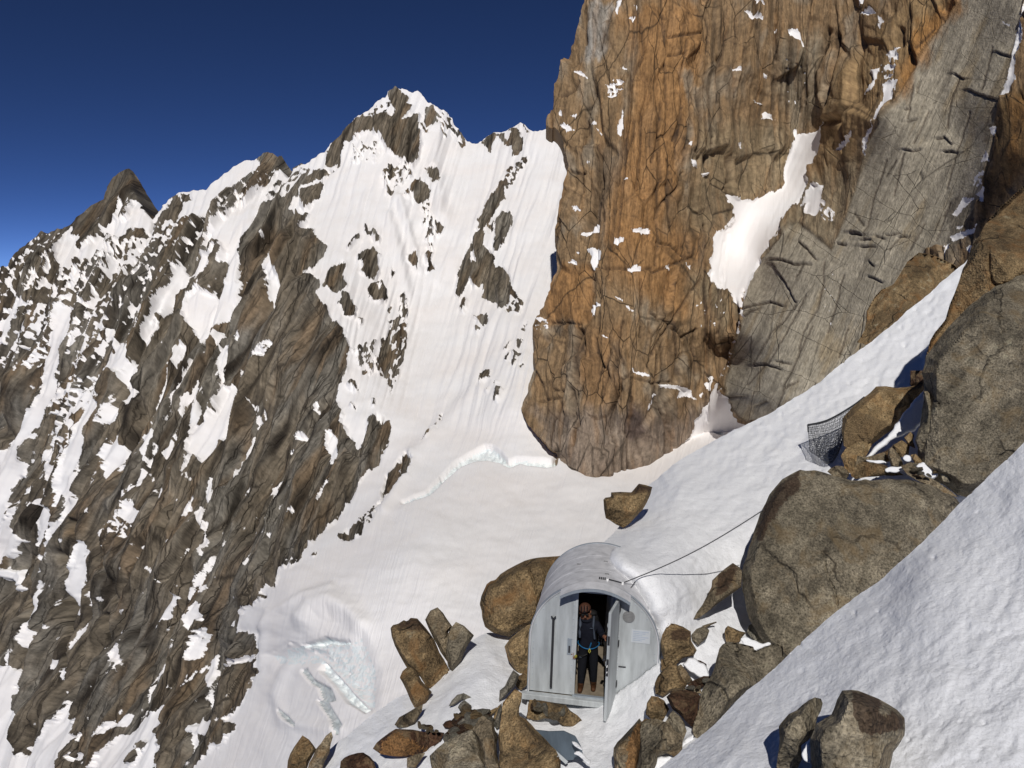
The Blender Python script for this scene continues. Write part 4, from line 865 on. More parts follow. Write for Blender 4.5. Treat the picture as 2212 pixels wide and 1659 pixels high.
# smooth crest
def smooth_line(p, n=3):
    for _ in range(n):
        q = np.empty((len(p) * 2, 2)); nx = np.roll(p, -1, 0)
        q[0::2] = .75 * p + .25 * nx; q[1::2] = .25 * p + .75 * nx; p = q
    return p
CTL_S2 = [(560,1800,12.8),(650,1700,13.3),(720,1610,13.7),(800,1548,14.1),(885,1497,14.4),(870,1540,13.7),(800,1600,13.2),(940,1490,14.2),(1000,1395,15.3),(1040,1400,14.9),(1092,1362,16.0),(1000,1500,13.3),(900,1640,12.0),(1050,1600,12.2),(1100,1500,13.4),(1143,1515,13.45),(1200,1650,11.9),(1000,1760,10.8),(1300,1760,10.4),
  (1300,1570,12.55),(1330,1530,12.85),(1365,1495,12.85),(1400,1470,12.75),(1425,1432,12.92),(1445,1390,13.0),(1322,1212,13.85),(1345,1240,13.5),(1385,1281,13.2),(1408,1325,12.9),(1421,1372,12.95),(1410,1260,13.2),(1370,1225,13.45),(1340,1195,14.0),(1440,1330,12.95),(1300,1230,14.6),(1330,1270,14.4),(1370,1320,14.0),(1400,1370,13.7),(1280,1300,15.2),(1200,1320,15.4),(1230,1250,16.2),(1300,1180,15.2),(1275,1195,15.8),(1345,1128,18.0),(1408,1040,20.5),(1500,975,22),(1640,905,23.5),(1830,778,26),(2020,622,29.5),(2087,562,31),(2250,470,33),
  (1450,1060,18.6),(1400,1150,15.9),(1370,1185,14.9),(1500,1100,17.3),(1620,1150,16.2),(1550,1300,14.4),(1600,1380,13.6),(1500,1450,12.8),(1700,1000,19.8),(1900,900,21.5),(2000,800,24),(1760,930,21.5),(1850,1010,18.5),(2000,1000,17.8),(1700,1400,13.7),(1450,1640,10.9),(1600,1560,11.2),(1850,1300,14.6),(2100,1100,16.8),(2380,900,18),(1380,1600,11.9),(1270,1528,13.25),(1285,1470,14.3),(1200,1450,14.5),(1310,1480,13.6)]
RS2 = RBF(CTL_S2, 4e-4)
gS = Grid(smooth_line(OUT_S2, 2), 3.4); gS.base(RS2)
u, v = gS.P[:, 0], gS.P[:, 1]
up_r = sstep(1280, 1500, u)
# bumps and wind ripples, larger away from the crest
d2 = (u * .82 - v * .57); a2 = (u * .57 + v * .82)
disp = (3.2 * fbm(d2 / 60, a2 / 34, 3, 201) + 1.2 * fbm(d2 / 17, a2 / 11, 3, 202)) * (0.35 + .65 * up_r) + 2.5 * fbm(u / 40, v / 40, 3, 203) * (1 - up_r)
pits = np.maximum(0, gn(d2 / 16, a2 / 10, 204) - .45) * sstep(1500, 1750, u)
disp -= 9 * pits
i = near_box(gS.P, ZO((1430,1000),(2090,560)), 60)
VS2 = gS.build(disp)
_mi = np.array(MH.inverted()); _l = VS2 @ _mi[:3, :3].T + _mi[:3, 3]       # no snow inside the hut
_in = (np.abs(_l[:, 0]) < HW - .01) & (_l[:, 1] > .015) & (_l[:, 1] < HL - .03) & (_l[:, 2] > -.13) & (_l[:, 2] < HW * .98 * np.sqrt(np.clip(1 - (_l[:, 0] / HW) ** 2, 0, 1)) + HH - HW * .98)
_l[_in, 2] = -.13; _m = np.array(MH); VS2[_in] = _l[_in] @ _m[:3, :3].T + _m[:3, 3]
spur = emit(gS, VS2, gS.q[gS.keep], "snow_slope", M_SNOW, None, True)
tag(spur, "white snow slope rising to the right behind the metal hut", "snow slope", kind='structure')
V2, bf, _ = rim_band(VS2, gS.q[gS.keep], 0.06, 0.55)
us, inv = np.unique(bf, return_inverse=True)
link_mesh("snow_bank", V2[us], inv.reshape(bf.shape), M_SNOW, spur, True)

OUT_S1 = ZO((1300,1780),(1385,1695),(1430,1655),(1500,1600),(1560,1548),(1620,1488),(1700,1420),(1760,1362),(1830,1303),(1900,1252),(1990,1172),(2060,1102),(2120,1042),(2180,986),(2212,955),(2330,850),(2330,1780))
CTL_S1 = [(1300,1780,7.1),(1430,1655,7.4),(1560,1548,7.7),(1700,1420,8.1),(1900,1252,8.5),(2060,1102,8.8),(2212,955,9.0),(2330,850,9.1),(2212,1659,5.6),(1850,1659,6.2),(2212,1300,7.0),(1900,1450,7.0),(1600,1659,6.7),(2000,1250,7.8),(2330,1780,5.2),(1700,1780,6.0),(2330,1100,7.6),(1560,1600,7.25),(1800,1390,7.8)]
RS1 = RBF(CTL_S1, 2e-4)
g1 = Grid(smooth_line(rough(OUT_S1, 1.2, 22, 8), 2), 3.0); g1.base(RS1)
u, v = g1.P[:, 0], g1.P[:, 1]
c = u * .78 - v * .62; a = u * .62 + v * .78
wx = c + 10 * gn(u / 60, v / 60, 210); wy = a + 10 * gn(u / 60, v / 60, 211)
cup = np.abs(fbm(wx / 62, wy / 40, 2, 212))
near = sstep(-200, 500, (u - 1430) * .63 + (v - 1655) * .78 + 200)
disp = near * (6 * fbm(wx / 130, wy / 84, 3, 212, .5) + 1.5 * fbm(wx / 40, wy / 28, 3, 213, .6)) + .5 * fbm(c / 14, a / 9, 2, 214)
disp -= 10 * np.maximum(0, gn(wx / 19, wy / 13, 215) - .46) * sstep(-.2, .5, gn(c / 130, a / 90, 216))
V1 = g1.build(disp)
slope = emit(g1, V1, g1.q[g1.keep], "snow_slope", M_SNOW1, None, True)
tag(slope, "steep dimpled grey white snow slope in the near right corner", "snow slope", kind='structure')
V2, bf, _ = rim_band(V1, g1.q[g1.keep], 0.10, 0.35)
us, inv = np.unique(bf, return_inverse=True)
link_mesh("snow_bank", V2[us], inv.reshape(bf.shape), M_SNOW1, slope, True)

# ------------------------------------------------------------------ boulders
def granite(name, base, second, speck, stain=None, sc=1.0, lichen=0.5):
    m, t, b = new_mat(name)
    tc = N(t, "ShaderNodeTexCoord").outputs["Object"]
    rnd = N(t, "ShaderNodeObjectInfo").outputs["Random"]
    ad = N(t, "ShaderNodeVectorMath"); ad.operation = 'ADD'
    cb = N(t, "ShaderNodeCombineXYZ")
    for k in range(3): t.links.new(mathn(t, 'MULTIPLY', rnd, 37.0 + 11 * k), cb.inputs[k])
    t.links.new(tc, ad.inputs[0]); t.links.new(cb.outputs[0], ad.inputs[1]); p = ad.outputs[0]
    big = noise(t, p, 0.8 * sc, 4, 0.62, .6); mid = noise(t, p, 4.5 * sc, 4, 0.7); fine = noise(t, p, 30 * sc, 2, 0.6); blk = noise(t, p, 9 * sc, 3, 0.75)
    c = mixc(t, ramp(t, big, [(0.38, 0.0), (0.60, 1.0)]), base, second)
    c = mixc(t, 1.0, c, ramp(t, mid, [(0.3, 0.55), (0.5, 1.0), (0.7, 1.35)]), 'MULTIPLY')
    c = mixc(t, 1.0, c, ramp(t, fine, [(0.3, 0.45), (0.5, 1.0), (0.7, 1.6)]), 'MULTIPLY')
    vr = N(t, "ShaderNodeVectorRotate"); vr.rotation_type = 'Y_AXIS'; vr.inputs["Angle"].default_value = math.radians(-38); t.links.new(p, vr.inputs["Vector"])
    mp = N(t, "ShaderNodeMapping"); mp.inputs["Scale"].default_value = (3.2, 1.5, .5); t.links.new(vr.outputs[0], mp.inputs[0])
    stk = noise(t, mp.outputs[0], 1.4 * sc, 5, 0.65); c = mixc(t, 1.0, c, ramp(t, stk, [(0.32, 0.62), (0.5, 1.0), (0.7, 1.3)]), 'MULTIPLY')
    lz = mathn(t, 'MULTIPLY', ramp(t, blk, [(0.50, 0.0), (0.58, 1.0)]), ramp(t, noise(t, p, 1.3 * sc, 3, .6), [(0.5, 0.0), (0.62, 1.0)]))
    c = mixc(t, mathn(t, 'MULTIPLY', lz, lichen), c, speck)
    pale = mathn(t, 'MULTIPLY', ramp(t, mid, [(0.55, 0.0), (0.62, 1.0)]), ramp(t, noise(t, p, 1.1 * sc + .3, 3, .6), [(0.52, 0.0), (0.66, .55)]))
    c = mixc(t, pale, c, lin(158, 152, 128))
    if stain is not None:
        st = noise(t, p, 1.9 * sc, 4, 0.6, 0.8)
        c = mixc(t, ramp(t, st, [(0.52, 0.0), (0.68, .55)]), c, stain)
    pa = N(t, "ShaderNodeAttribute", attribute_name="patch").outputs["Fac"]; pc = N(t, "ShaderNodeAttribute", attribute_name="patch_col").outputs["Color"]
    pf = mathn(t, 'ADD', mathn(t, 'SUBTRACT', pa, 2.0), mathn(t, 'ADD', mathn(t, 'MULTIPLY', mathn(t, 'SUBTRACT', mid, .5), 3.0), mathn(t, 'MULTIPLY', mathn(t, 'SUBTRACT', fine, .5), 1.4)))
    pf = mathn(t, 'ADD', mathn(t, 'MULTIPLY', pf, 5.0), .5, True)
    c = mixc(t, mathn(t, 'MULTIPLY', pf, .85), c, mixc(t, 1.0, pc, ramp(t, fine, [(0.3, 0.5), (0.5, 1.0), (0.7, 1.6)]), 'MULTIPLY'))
    wob = N(t, "ShaderNodeVectorMath"); wob.operation = 'MULTIPLY_ADD'; wob.inputs[1].default_value = (.5, .5, .5)
    nz = N(t, "ShaderNodeTexNoise"); nz.inputs["Scale"].default_value = 2.2 * sc; nz.inputs["Detail"].default_value = 4; t.links.new(p, nz.inputs["Vector"]); t.links.new(nz.outputs["Color"], wob.inputs[0]); t.links.new(p, wob.inputs[2])
    vo = N(t, "ShaderNodeTexVoronoi"); vo.feature = 'DISTANCE_TO_EDGE'; vo.inputs["Scale"].default_value = .6 * sc; t.links.new(wob.outputs[0], vo.inputs["Vector"])
    gate = ramp(t, noise(t, p, .8 * sc, 2, .5), [(0.5, 0.0), (0.58, 1.0)])
    j = mathn(t, 'MAXIMUM', ramp(t, vo.outputs["Distance"], [(0.0, 0.0), (0.018, 1.0)]), mathn(t, 'SUBTRACT', 1.0, gate))
    c = mixc(t, mathn(t, 'MULTIPLY', mathn(t, 'SUBTRACT', 1.0, j), .62), c, (0.02, 0.016, 0.012))
    wt = mathn(t, 'ADD', N(t, "ShaderNodeAttribute", attribute_name="face_tone").outputs["Fac"], 1.0); c = mixc(t, 1.0, c, wt, 'MULTIPLY')
    t.links.new(c, b.inputs["Base Color"])
    b.inputs["Roughness"].default_value = 0.88; b.inputs["Specular IOR Level"].default_value = 0.2
    hh = mathn(t, 'ADD', mathn(t, 'ADD', mid, mathn(t, 'MULTIPLY', fine, 0.25)), mathn(t, 'ADD', mathn(t, 'MULTIPLY', stk, 0.9), mathn(t, 'MULTIPLY', j, .5)))
    t.links.new(bump(t, hh, 0.9, 0.10 / sc), b.inputs["Normal"])
    return m
G = {
 'brown': granite("brown_granite", lin(128,115,94), lin(107,96,78), lin(40,34,27), lin(130,102,66)),
 'grey': granite("grey_granite", lin(130,121,103), lin(109,101,86), lin(40,36,30), lin(122,103,74)),
 'gold': granite("golden_granite", lin(138,118,87), lin(120,100,71), lin(66,53,38), lin(142,106,64), 1.3, .25),
 'rust': granite("rusty_granite", lin(126,107,78), lin(105,88,64), lin(38,30,24), lin(130,94,56)),
 'dark': granite("dark_lichened_granite", lin(74,52,38), lin(60,44,34), lin(26,20,16), lin(140,120,90), 1.2, .7),
 'stone': granite("grey_stone", lin(124,120,108), lin(106,100,90), lin(60,56,48), None, 1.5, .2),
 'ice': granite("snow_dusted_rock", lin(70,76,86), lin(112,120,132), lin(24,27,33), lin(180,186,198), 2.6, .9),
 'snow': M_SNOW,
}
def boulder(name, label, cat, outline, mat='brown', lean=.5, thick=None, dist=None, push=0.0, seed=1, nf=9, cracks=(), group=None, base_v=.85, side=0.0, rnd=.26, kind=None, rough_amp=2.2, second=None, parent=None, facets=None, surf=None, bevel=3.4):
    """closed rock: an outline at its own distance with a faceted front and a rounded back"""
    raw = outline
    outline = rough(np.vstack([raw, raw[:1]]), rough_amp, 15, seed)[:-1] if mat != 'snow' else smooth_line(rough(np.vstack([raw, raw[:1]]), 2.2, 7, seed)[:-1], 1)
    lo, hi = outline.min(0), outline.max(0); size = float(np.sqrt(np.prod(hi - lo)))
    step = float(np.clip(size / 60, 1.8, 4.2))
    g = Grid(outline, step); P = g.P; u, v = P[:, 0], P[:, 1]
    vb = lo[1] + base_v * (hi[1] - lo[1]); ub = raw[:, 0].mean()
    if dist: d0 = float(dist)
    else:       # the foot of the rock touches the snow where the slope comes nearest
        sm = raw[raw[:, 1] < 1760]
        d0 = float(((surf or RS2)(sm[:, 0], sm[:, 1]) / (1 + lean * (vb - sm[:, 1]) / FPX)).min()) - push * .3 - .03
    d = d0 * (1 + lean * (vb - v) / FPX + side * (u - ub) / FPX)
    sd = np.maximum(sdf(P, outline), 0); sd[g.rim] = 0
    mx = max(sd.max(), 1e-6); T = thick if thick else .55 * mx
    r = np.random.default_rng(seed)
    q = np.clip(sd / (rnd * mx), 0, 1); prof = np.sqrt(np.clip(1 - (1 - q) ** 2, 0, 1))
    f = np.full(len(P), T * 1.0)
    if facets is None:
        c0 = (lo + hi) / 2
        facets = []
        for k in range(nf):
            an = r.uniform(0, 2 * math.pi); gr = r.uniform(.3, 1.25); off = r.uniform(.0, .3)
            facets.append((c0[0] + math.cos(an) * size * off, c0[1] + math.sin(an) * size * off, math.cos(an) * gr, math.sin(an) * gr))
    tint = np.zeros(len(P)); tr_ = r.uniform(-.26, .2, len(facets))
    for kf, (px, py, gx, gy) in enumerate(facets):
        nf_ = T * 1.0 - ((u - px) * gx + (v - py) * gy); tint = np.where(nf_ < f, tr_[kf], tint); f = np.minimum(f, nf_)
    rel_ = .02 * T * fbm(u / (size * .22), v / (size * .22), 4, seed) + .8 * ridge(u / 14 + v / 40, v / 16, 3, seed + 5) * (mat != 'snow')
    fc_, fe_ = facet(u / (size * .30) + 3.1 * seed, v / (size * .36), seed, .9)
    fd_, fe2 = facet(u / (size * .13) + 1.7 * seed, v / (size * .16), seed + 9, .9)
    chip = np.minimum(.12 * T, 5) * fc_ + np.minimum(.05 * T, 2.2) * fd_
    front = np.minimum(sd * bevel, np.maximum(f, -T * .5)) + (rel_ + chip) * np.clip(sd / 10, 0, 1)
    if mat == 'snow': front = prof * T + 1.2 * fbm(u / 12, v / 12, 2, seed) * q
    dark = np.zeros(len(P))
    for ln in cracks:
        ln = rough(np.array(ln, float), 1.2, 8, seed + 3); dd = dist_line(P, ln); front -= 7 * np.exp(-(dd / 2.6) ** 2) * (q > 0)
    backo = -prof * T * .9
    mpp = d / FPX
    Vf = world_at(u, v, d - front * mpp); Vb = world_at(u, v, d - backo * mpp)
    fs = g.q[g.keep]; n = len(P)
    isr = np.zeros(n, bool); isr[g.rim] = True
    mapb = np.where(isr, np.arange(n), np.arange(n) + n)
    allq = np.vstack([fs, mapb[fs][:, ::-1]])
    V = np.vstack([Vf, Vb]); us, inv = np.unique(allq, return_inverse=True)
    Vv = V[us]; ctr = Vv.mean(0); ctr[2] = Vv[:, 2].min() if parent is None else ctr[2]
    o = link_mesh(name, Vv - ctr, inv.reshape(allq.shape), G[mat] if isinstance(mat, str) else mat, parent, mat == 'snow')
    o.location = ctr
    if mat != 'snow':           # a tone per broken face, painted in place of facet shading
        tv = np.concatenate([tint, tint])[us]; a_ = o.data.attributes.new("face_tone", 'FLOAT', 'POINT'); a_.data.foreach_set("value", tv.astype(np.float32))
    if second is not None:      # a stained or lichened patch of its own colour
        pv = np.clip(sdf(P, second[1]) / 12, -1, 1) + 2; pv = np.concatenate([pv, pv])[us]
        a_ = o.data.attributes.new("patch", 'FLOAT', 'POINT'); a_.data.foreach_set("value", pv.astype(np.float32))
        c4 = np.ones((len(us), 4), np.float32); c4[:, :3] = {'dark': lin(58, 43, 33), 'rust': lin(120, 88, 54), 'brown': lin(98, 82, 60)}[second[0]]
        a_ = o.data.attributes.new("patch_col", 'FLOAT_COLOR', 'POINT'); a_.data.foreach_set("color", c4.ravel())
    if label: tag(o, label, cat, group, kind)
    return o

# right of the hut: the two great boulders and what lies in the gap between them
boulder("boulder", "huge grey brown boulder to which the hut's cable is tied", "boulder", ZO((1604,1275),(1603,1240),(1612,1205),(1628,1150),(1642,1108),(1662,1068),(1690,1035),(1728,1015),(1760,1016),(1800,1028),(1840,1038),(1900,1036),(1960,1036),(2010,1047),(2066,1078),(2120,1150),(2000,1260),(1900,1345),(1790,1420),(1720,1440),(1690,1420),(1662,1398),(1640,1375),(1618,1335)), 'grey', .62, 62, dist=13.35, seed=11, side=.1, rnd=.22,
        cracks=(Z6((1300,150),(1310,260),(1370,400),(1395,500)),), facets=((1700,1130,-.3,-.1),(1850,1080,.05,-1.0),(1950,1200,.25,.02),(1800,1200,-.05,-.12),(1720,1350,-.25,.45)), bevel=2.6, second=('dark', Z5((1890,150),(1700,300),(1580,480),(1500,760),(1560,770),(1650,600),(1750,450),(1896,330))))
boulder("boulder", "grey brown boulder leaning in from the right edge over the snowy gap", "boulder", ZO((2330,540),(2212,592),(2150,618),(2100,655),(2060,695),(2025,735),(2000,770),(1992,805),(1996,850),(1990,900),(1984,960),(1982,1005),(2010,1030),(2040,1048),(2066,1068),(2095,1076),(2140,1060),(2330,960)), 'grey', .25, 85, dist=15.8, seed=12, rnd=.25,
        cracks=(Z7((1180,90),(1230,180),(1290,240)),), facets=((2080,800,-.15,.05),(2040,900,-.9,.1),(2150,690,.1,-.9),(2200,850,.08,.1)), bevel=2.6)
boulder("boulder", "rounded dark brown boulder on top at the right edge of the picture", "boulder", ZO((2087,568),(2098,535),(2115,508),(2135,475),(2160,448),(2190,420),(2212,398),(2330,330),(2330,640),(2200,640),(2120,670),(2050,720),(1998,775),(2010,735),(2042,690),(2060,640)), 'rust', .45, 70, dist=18.3, seed=13, cracks=(ZI((1975,230),(1980,330),(1990,450),(2030,490)), ZI((2030,490),(2120,460),(2212,400))), rnd=.5)
boulder("boulder", "brown outcrop half hidden behind the upper snow crest", "boulder", ZO((1850,740),(1868,712),(1872,672),(1890,640),(1905,625),(1930,615),(1945,590),(1960,565),(1985,546),(2010,550),(2040,562),(2062,572),(2075,590),(2020,650),(1940,760)), 'rust', .4, 40, dist=33.5, seed=14)
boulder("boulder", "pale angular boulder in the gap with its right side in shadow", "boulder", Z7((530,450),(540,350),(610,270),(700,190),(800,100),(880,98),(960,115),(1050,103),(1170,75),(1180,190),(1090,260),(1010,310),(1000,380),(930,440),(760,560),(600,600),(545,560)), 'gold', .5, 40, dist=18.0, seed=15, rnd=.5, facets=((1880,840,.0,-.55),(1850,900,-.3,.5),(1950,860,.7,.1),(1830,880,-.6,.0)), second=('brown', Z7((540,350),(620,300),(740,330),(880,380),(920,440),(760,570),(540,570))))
boulder("dark_rock", "dark upright rock wedged against the leaning right boulder", "rock", Z7((1065,-20),(1190,-20),(1185,120),(1150,160),(1110,120),(1060,90)), 'dark', .1, 16, dist=18.8, seed=16)
boulder("rock_pillar", "narrow upright rock standing in front of the leaning boulder", "rock", Z7((1165,140),(1200,140),(1240,190),(1285,230),(1312,330),(1300,480),(1262,660),(1180,690),(1130,600),(1100,520),(1130,430),(1170,380),(1190,280)), 'grey', .1, 26, dist=15.7, seed=17, rnd=.5)
# wire net strung beside the pale boulder, its top edge a dark cable
def wire_net():
    top = smooth_open(Z7((268,402),(330,392),(400,375),(480,338),(560,290),(640,238),(705,186)), 12)
    bot = smooth_open(Z7((285,610),(330,640),(375,672),(420,716),(470,690),(520,600),(545,380)), 12)
    dep = float(RS2(np.array([1790.]), np.array([985.]))[0]) - .4
    V_, F_ = [], []
    def strand(p, r_):
        b0 = len(V_)
        for k, q in enumerate(p):
            for dx, dz in ((r_, 0), (0, r_), (-r_, 0), (0, -r_)): V_.append((q[0] + dx, q[1] + dx * .3, q[2] + dz))
            if k:
                for m_ in range(4): F_.append((b0 + 4 * k - 4 + m_, b0 + 4 * k - 4 + (m_ + 1) % 4, b0 + 4 * k + (m_ + 1) % 4, b0 + 4 * k + m_))
    n_, r2 = 40, np.random.default_rng(4)
    def pt(s_, t_):
        a = np.array([np.interp(s_, np.linspace(0, 1, len(top)), top[:, k]) for k in (0, 1)]); b = np.array([np.interp(s_, np.linspace(0, 1, len(bot)), bot[:, k]) for k in (0, 1)])
        q = a * (1 - t_) + b * t_; return world_at(q[0], q[1], dep + .012 * (985 - q[1]) * 1.0 + .12 * math.sin(5 * s_ + 3 * t_))
    for k in range(n_):
        s_ = k / (n_ - 1)
        for dirn in (-.22, .22): strand([pt(min(1, max(0, s_ + dirn * t_ + r2.normal() * .004)), t_) for t_ in np.linspace(0, 1, 9)], .0055)
    for k in range(14): strand([pt(s_, (k + .5) / 14 + r2.normal() * .006) for s_ in np.linspace(0, 1, 14)], .0055)
    mw, tw, bw = new_mat("dull_wire"); bw.inputs["Base Color"].default_value = (.035, .037, .042, 1); bw.inputs["Roughness"].default_value = .6
    root = link_mesh("wire_net", V_, F_, mw)
    tag(root, "dark wire net strung over the snow beside the pale angular boulder", "net")
    V_.clear(); F_.clear(); strand([pt(s_, 0) for s_ in np.linspace(0, 1, 20)], .028); strand([pt(0, t_) for t_ in np.linspace(0, .25, 4)], .022)
    link_mesh("edge_cable", V_, F_, mw, root)
def smooth_open(p, n):
    t0 = np.linspace(0, 1, len(p)); t1 = np.linspace(0, 1, n); return np.stack([np.interp(t1, t0, p[:, 0]), np.interp(t1, t0, p[:, 1])], -1)
wire_net()
boulder("rock", "rounded golden rock in front of the pale angular boulder", "rock", Z7((525,640),(560,590),(612,550),(640,535),(700,528),(770,550),(725,640),(640,720),(600,780),(560,760)), 'gold', .5, 20, dist=16.8, seed=19)
boulder("flat_rock", "long flat rock lying across the top of the huge boulder", "rock", Z7((600,740),(700,690),(800,695),(860,712),(900,735),(1020,790),(930,800),(800,803),(640,822),(605,800)), 'rust', .4, 14, dist=15.7, seed=20, nf=3)
boulder("rock", "upright pointed slab wedged behind the flat rock", "rock", Z7((888,640),(895,590),(920,568),(955,605),(1010,700),(1002,735),(920,735)), 'brown', .3, 13, dist=15.9, seed=21, nf=3)
boulder("rock", "small dark stone at the left end of the flat rock", "rock", Z7((420,765),(450,735),(490,715),(540,720),(575,750),(592,785),(560,845),(500,820),(450,790)), 'brown', .3, 10, dist=15.6, seed=22, nf=4)
boulder("rock", "yellowish wedge of rock beneath the shaded strip of snow", "rock", Z7((1015,500),(1070,455),(1095,480),(1085,520),(1105,585),(1050,560)), 'gold', .3, 9, dist=16.3, seed=23, nf=3)
boulder("rock", "thin rock blade leaning beside the narrow upright rock", "rock", Z7((1068,635),(1110,625),(1165,690),(1150,712),(1100,700)), 'gold', .3, 7, dist=15.6, seed=24, nf=3)
boulder("rock", "small stone in the dark hollow under the leaning boulder", "rock", Z7((1295,775),(1330,758),(1365,758),(1402,800),(1372,855),(1310,842)), 'grey', .3, 9, dist=15.3, seed=25, nf=4)
boulder("rock", "low brown rock under the snow strip behind the flat rock", "rock", Z7((740,660),(880,600),(980,530),(1030,545),(1040,620),(960,680),(860,690)), 'rust', .3, 10, dist=16.4, seed=26, nf=3)
boulder("snow_patch", None, None, Z7((1100,725),(1150,690),(1210,690),(1290,712),(1292,780),(1240,828),(1180,805),(1130,770)), 'snow', .5, 12, dist=15.45, seed=27, kind='stuff')["kind"] = 'stuff'
boulder("snow_patch", None, None, Z7((860,745),(930,725),(1000,720),(1020,750),(960,775),(880,775)), 'snow', .5, 5, dist=15.6, seed=28)["kind"] = 'stuff'
boulder("snow_patch", None, None, Z7((715,672),(780,680),(860,678),(885,700),(800,705),(740,692)), 'snow', .5, 4, dist=15.9, seed=29)["kind"] = 'stuff'
boulder("snow_patch", None, None, Z7((1000,660),(1030,630),(1070,640),(1075,690),(1030,690)), 'snow', .5, 5, dist=15.6, seed=30)["kind"] = 'stuff'
boulder("snow_patch", None, None, Z7((640,728),(740,630),(800,560),(900,470),(1020,300),(1175,120),(1190,330),(1110,440),(960,500),(800,620),(690,720)), 'snow', .6, 8, dist=16.9, seed=31, base_v=.9)["kind"] = 'stuff'
# between the huge boulder and the hut
boulder("rock", "lichen blackened rock leaning down the snow just left of the huge boulder", "rock", Z6((375,610),(400,560),(440,505),(480,430),(505,380),(512,335),(560,285),(610,245),(658,208),(700,240),(722,262),(716,380),(640,435),(560,490),(470,562),(420,600)), 'brown', .6, 16, push=.1, seed=40, second=('dark', Z6((560,290),(660,220),(690,250),(660,340),(600,420),(540,430))))
boulder("boulder", "large brown slab of rock at the foot of the huge boulder", "boulder", Z6((560,812),(585,785),(620,765),(720,780),(800,800),(812,835),(880,800),(960,780),(1010,800),(1020,900),(860,1040),(730,1140),(640,1220),(560,1320),(440,1460),(380,1440),(372,1390),(400,1290),(440,1110),(500,1010),(540,890)), 'grey', .75, 38, push=.1, seed=41, cracks=(Z6((585,1110),(610,1150),(635,1205)), Z6((615,800),(640,840),(720,850))), nf=4)
boulder("rock", "jagged brown rock on the snow at the hut's right wall", "rock", Z6((155,720),(175,680),(205,632),(250,640),(305,660),(360,692),(362,760),(402,828),(380,868),(300,882),(245,940),(190,965),(165,900),(152,830)), 'rust', .4, 26, push=.15, seed=42, nf=6, second=('dark', Z6((215,700),(300,670),(350,710),(330,760),(230,760))))
boulder("rock", "small round grey rock behind the jagged brown rock", "rock", Z6((362,720),(400,675),(440,660),(478,672),(492,690),(470,742),(412,795),(370,760)), 'grey', .4, 13, push=.05, seed=43)
boulder("rock", "thin brown rock rib poking from the snow above the grey rock", "rock", Z6((440,655),(490,635),(540,622),(545,632),(500,650),(460,672)), 'brown', .4, 5, seed=44, nf=2)
boulder("rock", "dark little rock on top of the large brown slab", "rock", Z6((597,700),(602,670),(622,652),(660,670),(705,690),(752,700),(720,735),(705,770),(640,775),(608,768)), 'rust', .4, 12, push=.35, seed=45)
boulder("rock", "grey wedge of rock under the shaded edge of the huge boulder", "rock", Z6((755,700),(770,650),(792,640),(885,745),(872,785),(800,765)), 'stone', .3, 11, push=.35, seed=46, nf=3)
boulder("snow_patch", None, None, Z6((705,745),(740,730),(790,752),(870,780),(950,755),(960,775),(880,800),(800,840),(770,870),(745,858),(800,815),(730,790)), 'snow', .6, 4, push=.75, seed=47)["kind"] = 'stuff'
boulder("rock", "lumpy brown rock below the jagged one beside the hut", "rock", Z6((105,1060),(125,1010),(165,960),(210,935),(255,930),(290,1010),(335,1070),(310,1105),(215,1115),(165,1155),(112,1135)), 'rust', .4, 22, push=.2, seed=48)
boulder("rock", "small brown block under the patch of snow right of the hut", "rock", Z6((248,945),(290,925),(330,975),(372,1040),(325,1065),(270,1020)), 'brown', .4, 12, push=.35, seed=49)
boulder("rock", "dark red brown block in the gully right of the hut", "rock", Z6((185,1155),(230,1112),(330,1108),(400,1125),(425,1150),(412,1260),(372,1375),(310,1315),(230,1245)), 'dark', .45, 22, push=.3, seed=50, nf=4)
boulder("rock", "small striped rock left of the dark red brown block", "rock", Z6((38,1280),(50,1200),(80,1150),(125,1155),(172,1182),(205,1240),(165,1322),(100,1335)), 'rust', .4, 17, push=.3, seed=51)
boulder("boulder", "pointed slab with a rust brown face near the picture's bottom edge", "boulder", Z4((1020,970),(1060,910),(1105,860),(1200,765),(1305,640),(1345,690),(1385,780),(1330,960),(1280,1300),(1030,1300)), 'brown', .5, 32, seed=52, second=('rust', Z4((1190,860),(1320,700),(1385,780),(1330,950),(1250,1300),(1140,1300))), nf=4)
boulder("boulder", "cracked grey rock filling the gully at the bottom edge", "boulder", Z4((1330,690),(1400,650),(1490,640),(1600,680),(1660,565),(1740,700),(1825,830),(1710,1000),(1600,1040),(1520,1065),(1440,1300),(1250,1300),(1320,960)), 'grey', .5, 30, seed=53, cracks=(Z4((1630,560),(1720,700),(1820,830)),), nf=6)
boulder("rock", "small pale stone resting on the cracked grey rock", "rock", Z4((1375,850),(1390,800),(1440,780),(1490,800),(1500,850),(1440,862)), 'gold', .3, 9, dist=11.05, seed=54, nf=3)
boulder("snow_patch", None, None, Z4((1460,1130),(1540,1060),(1640,1060),(1700,1000),(1830,860),(1925,810),(1930,880),(1700,1130),(1560,1300),(1440,1300)), 'snow', .6, 10, dist=10.9, seed=55)["kind"] = 'stuff'
boulder("snow_patch", None, None, Z6((295,930),(340,880),(380,880),(470,940),(500,1010),(470,1030),(400,1010),(330,960)), 'snow', .6, 9, push=.55, seed=56)["kind"] = 'stuff'
boulder("rock", "dark stone under the snow cap at the large brown slab's left side", "rock", Z6((330,1060),(400,1030),(450,1010),(500,1010),(490,1060),(430,1100),(360,1110)), 'dark', .4, 10, push=.4, seed=57)
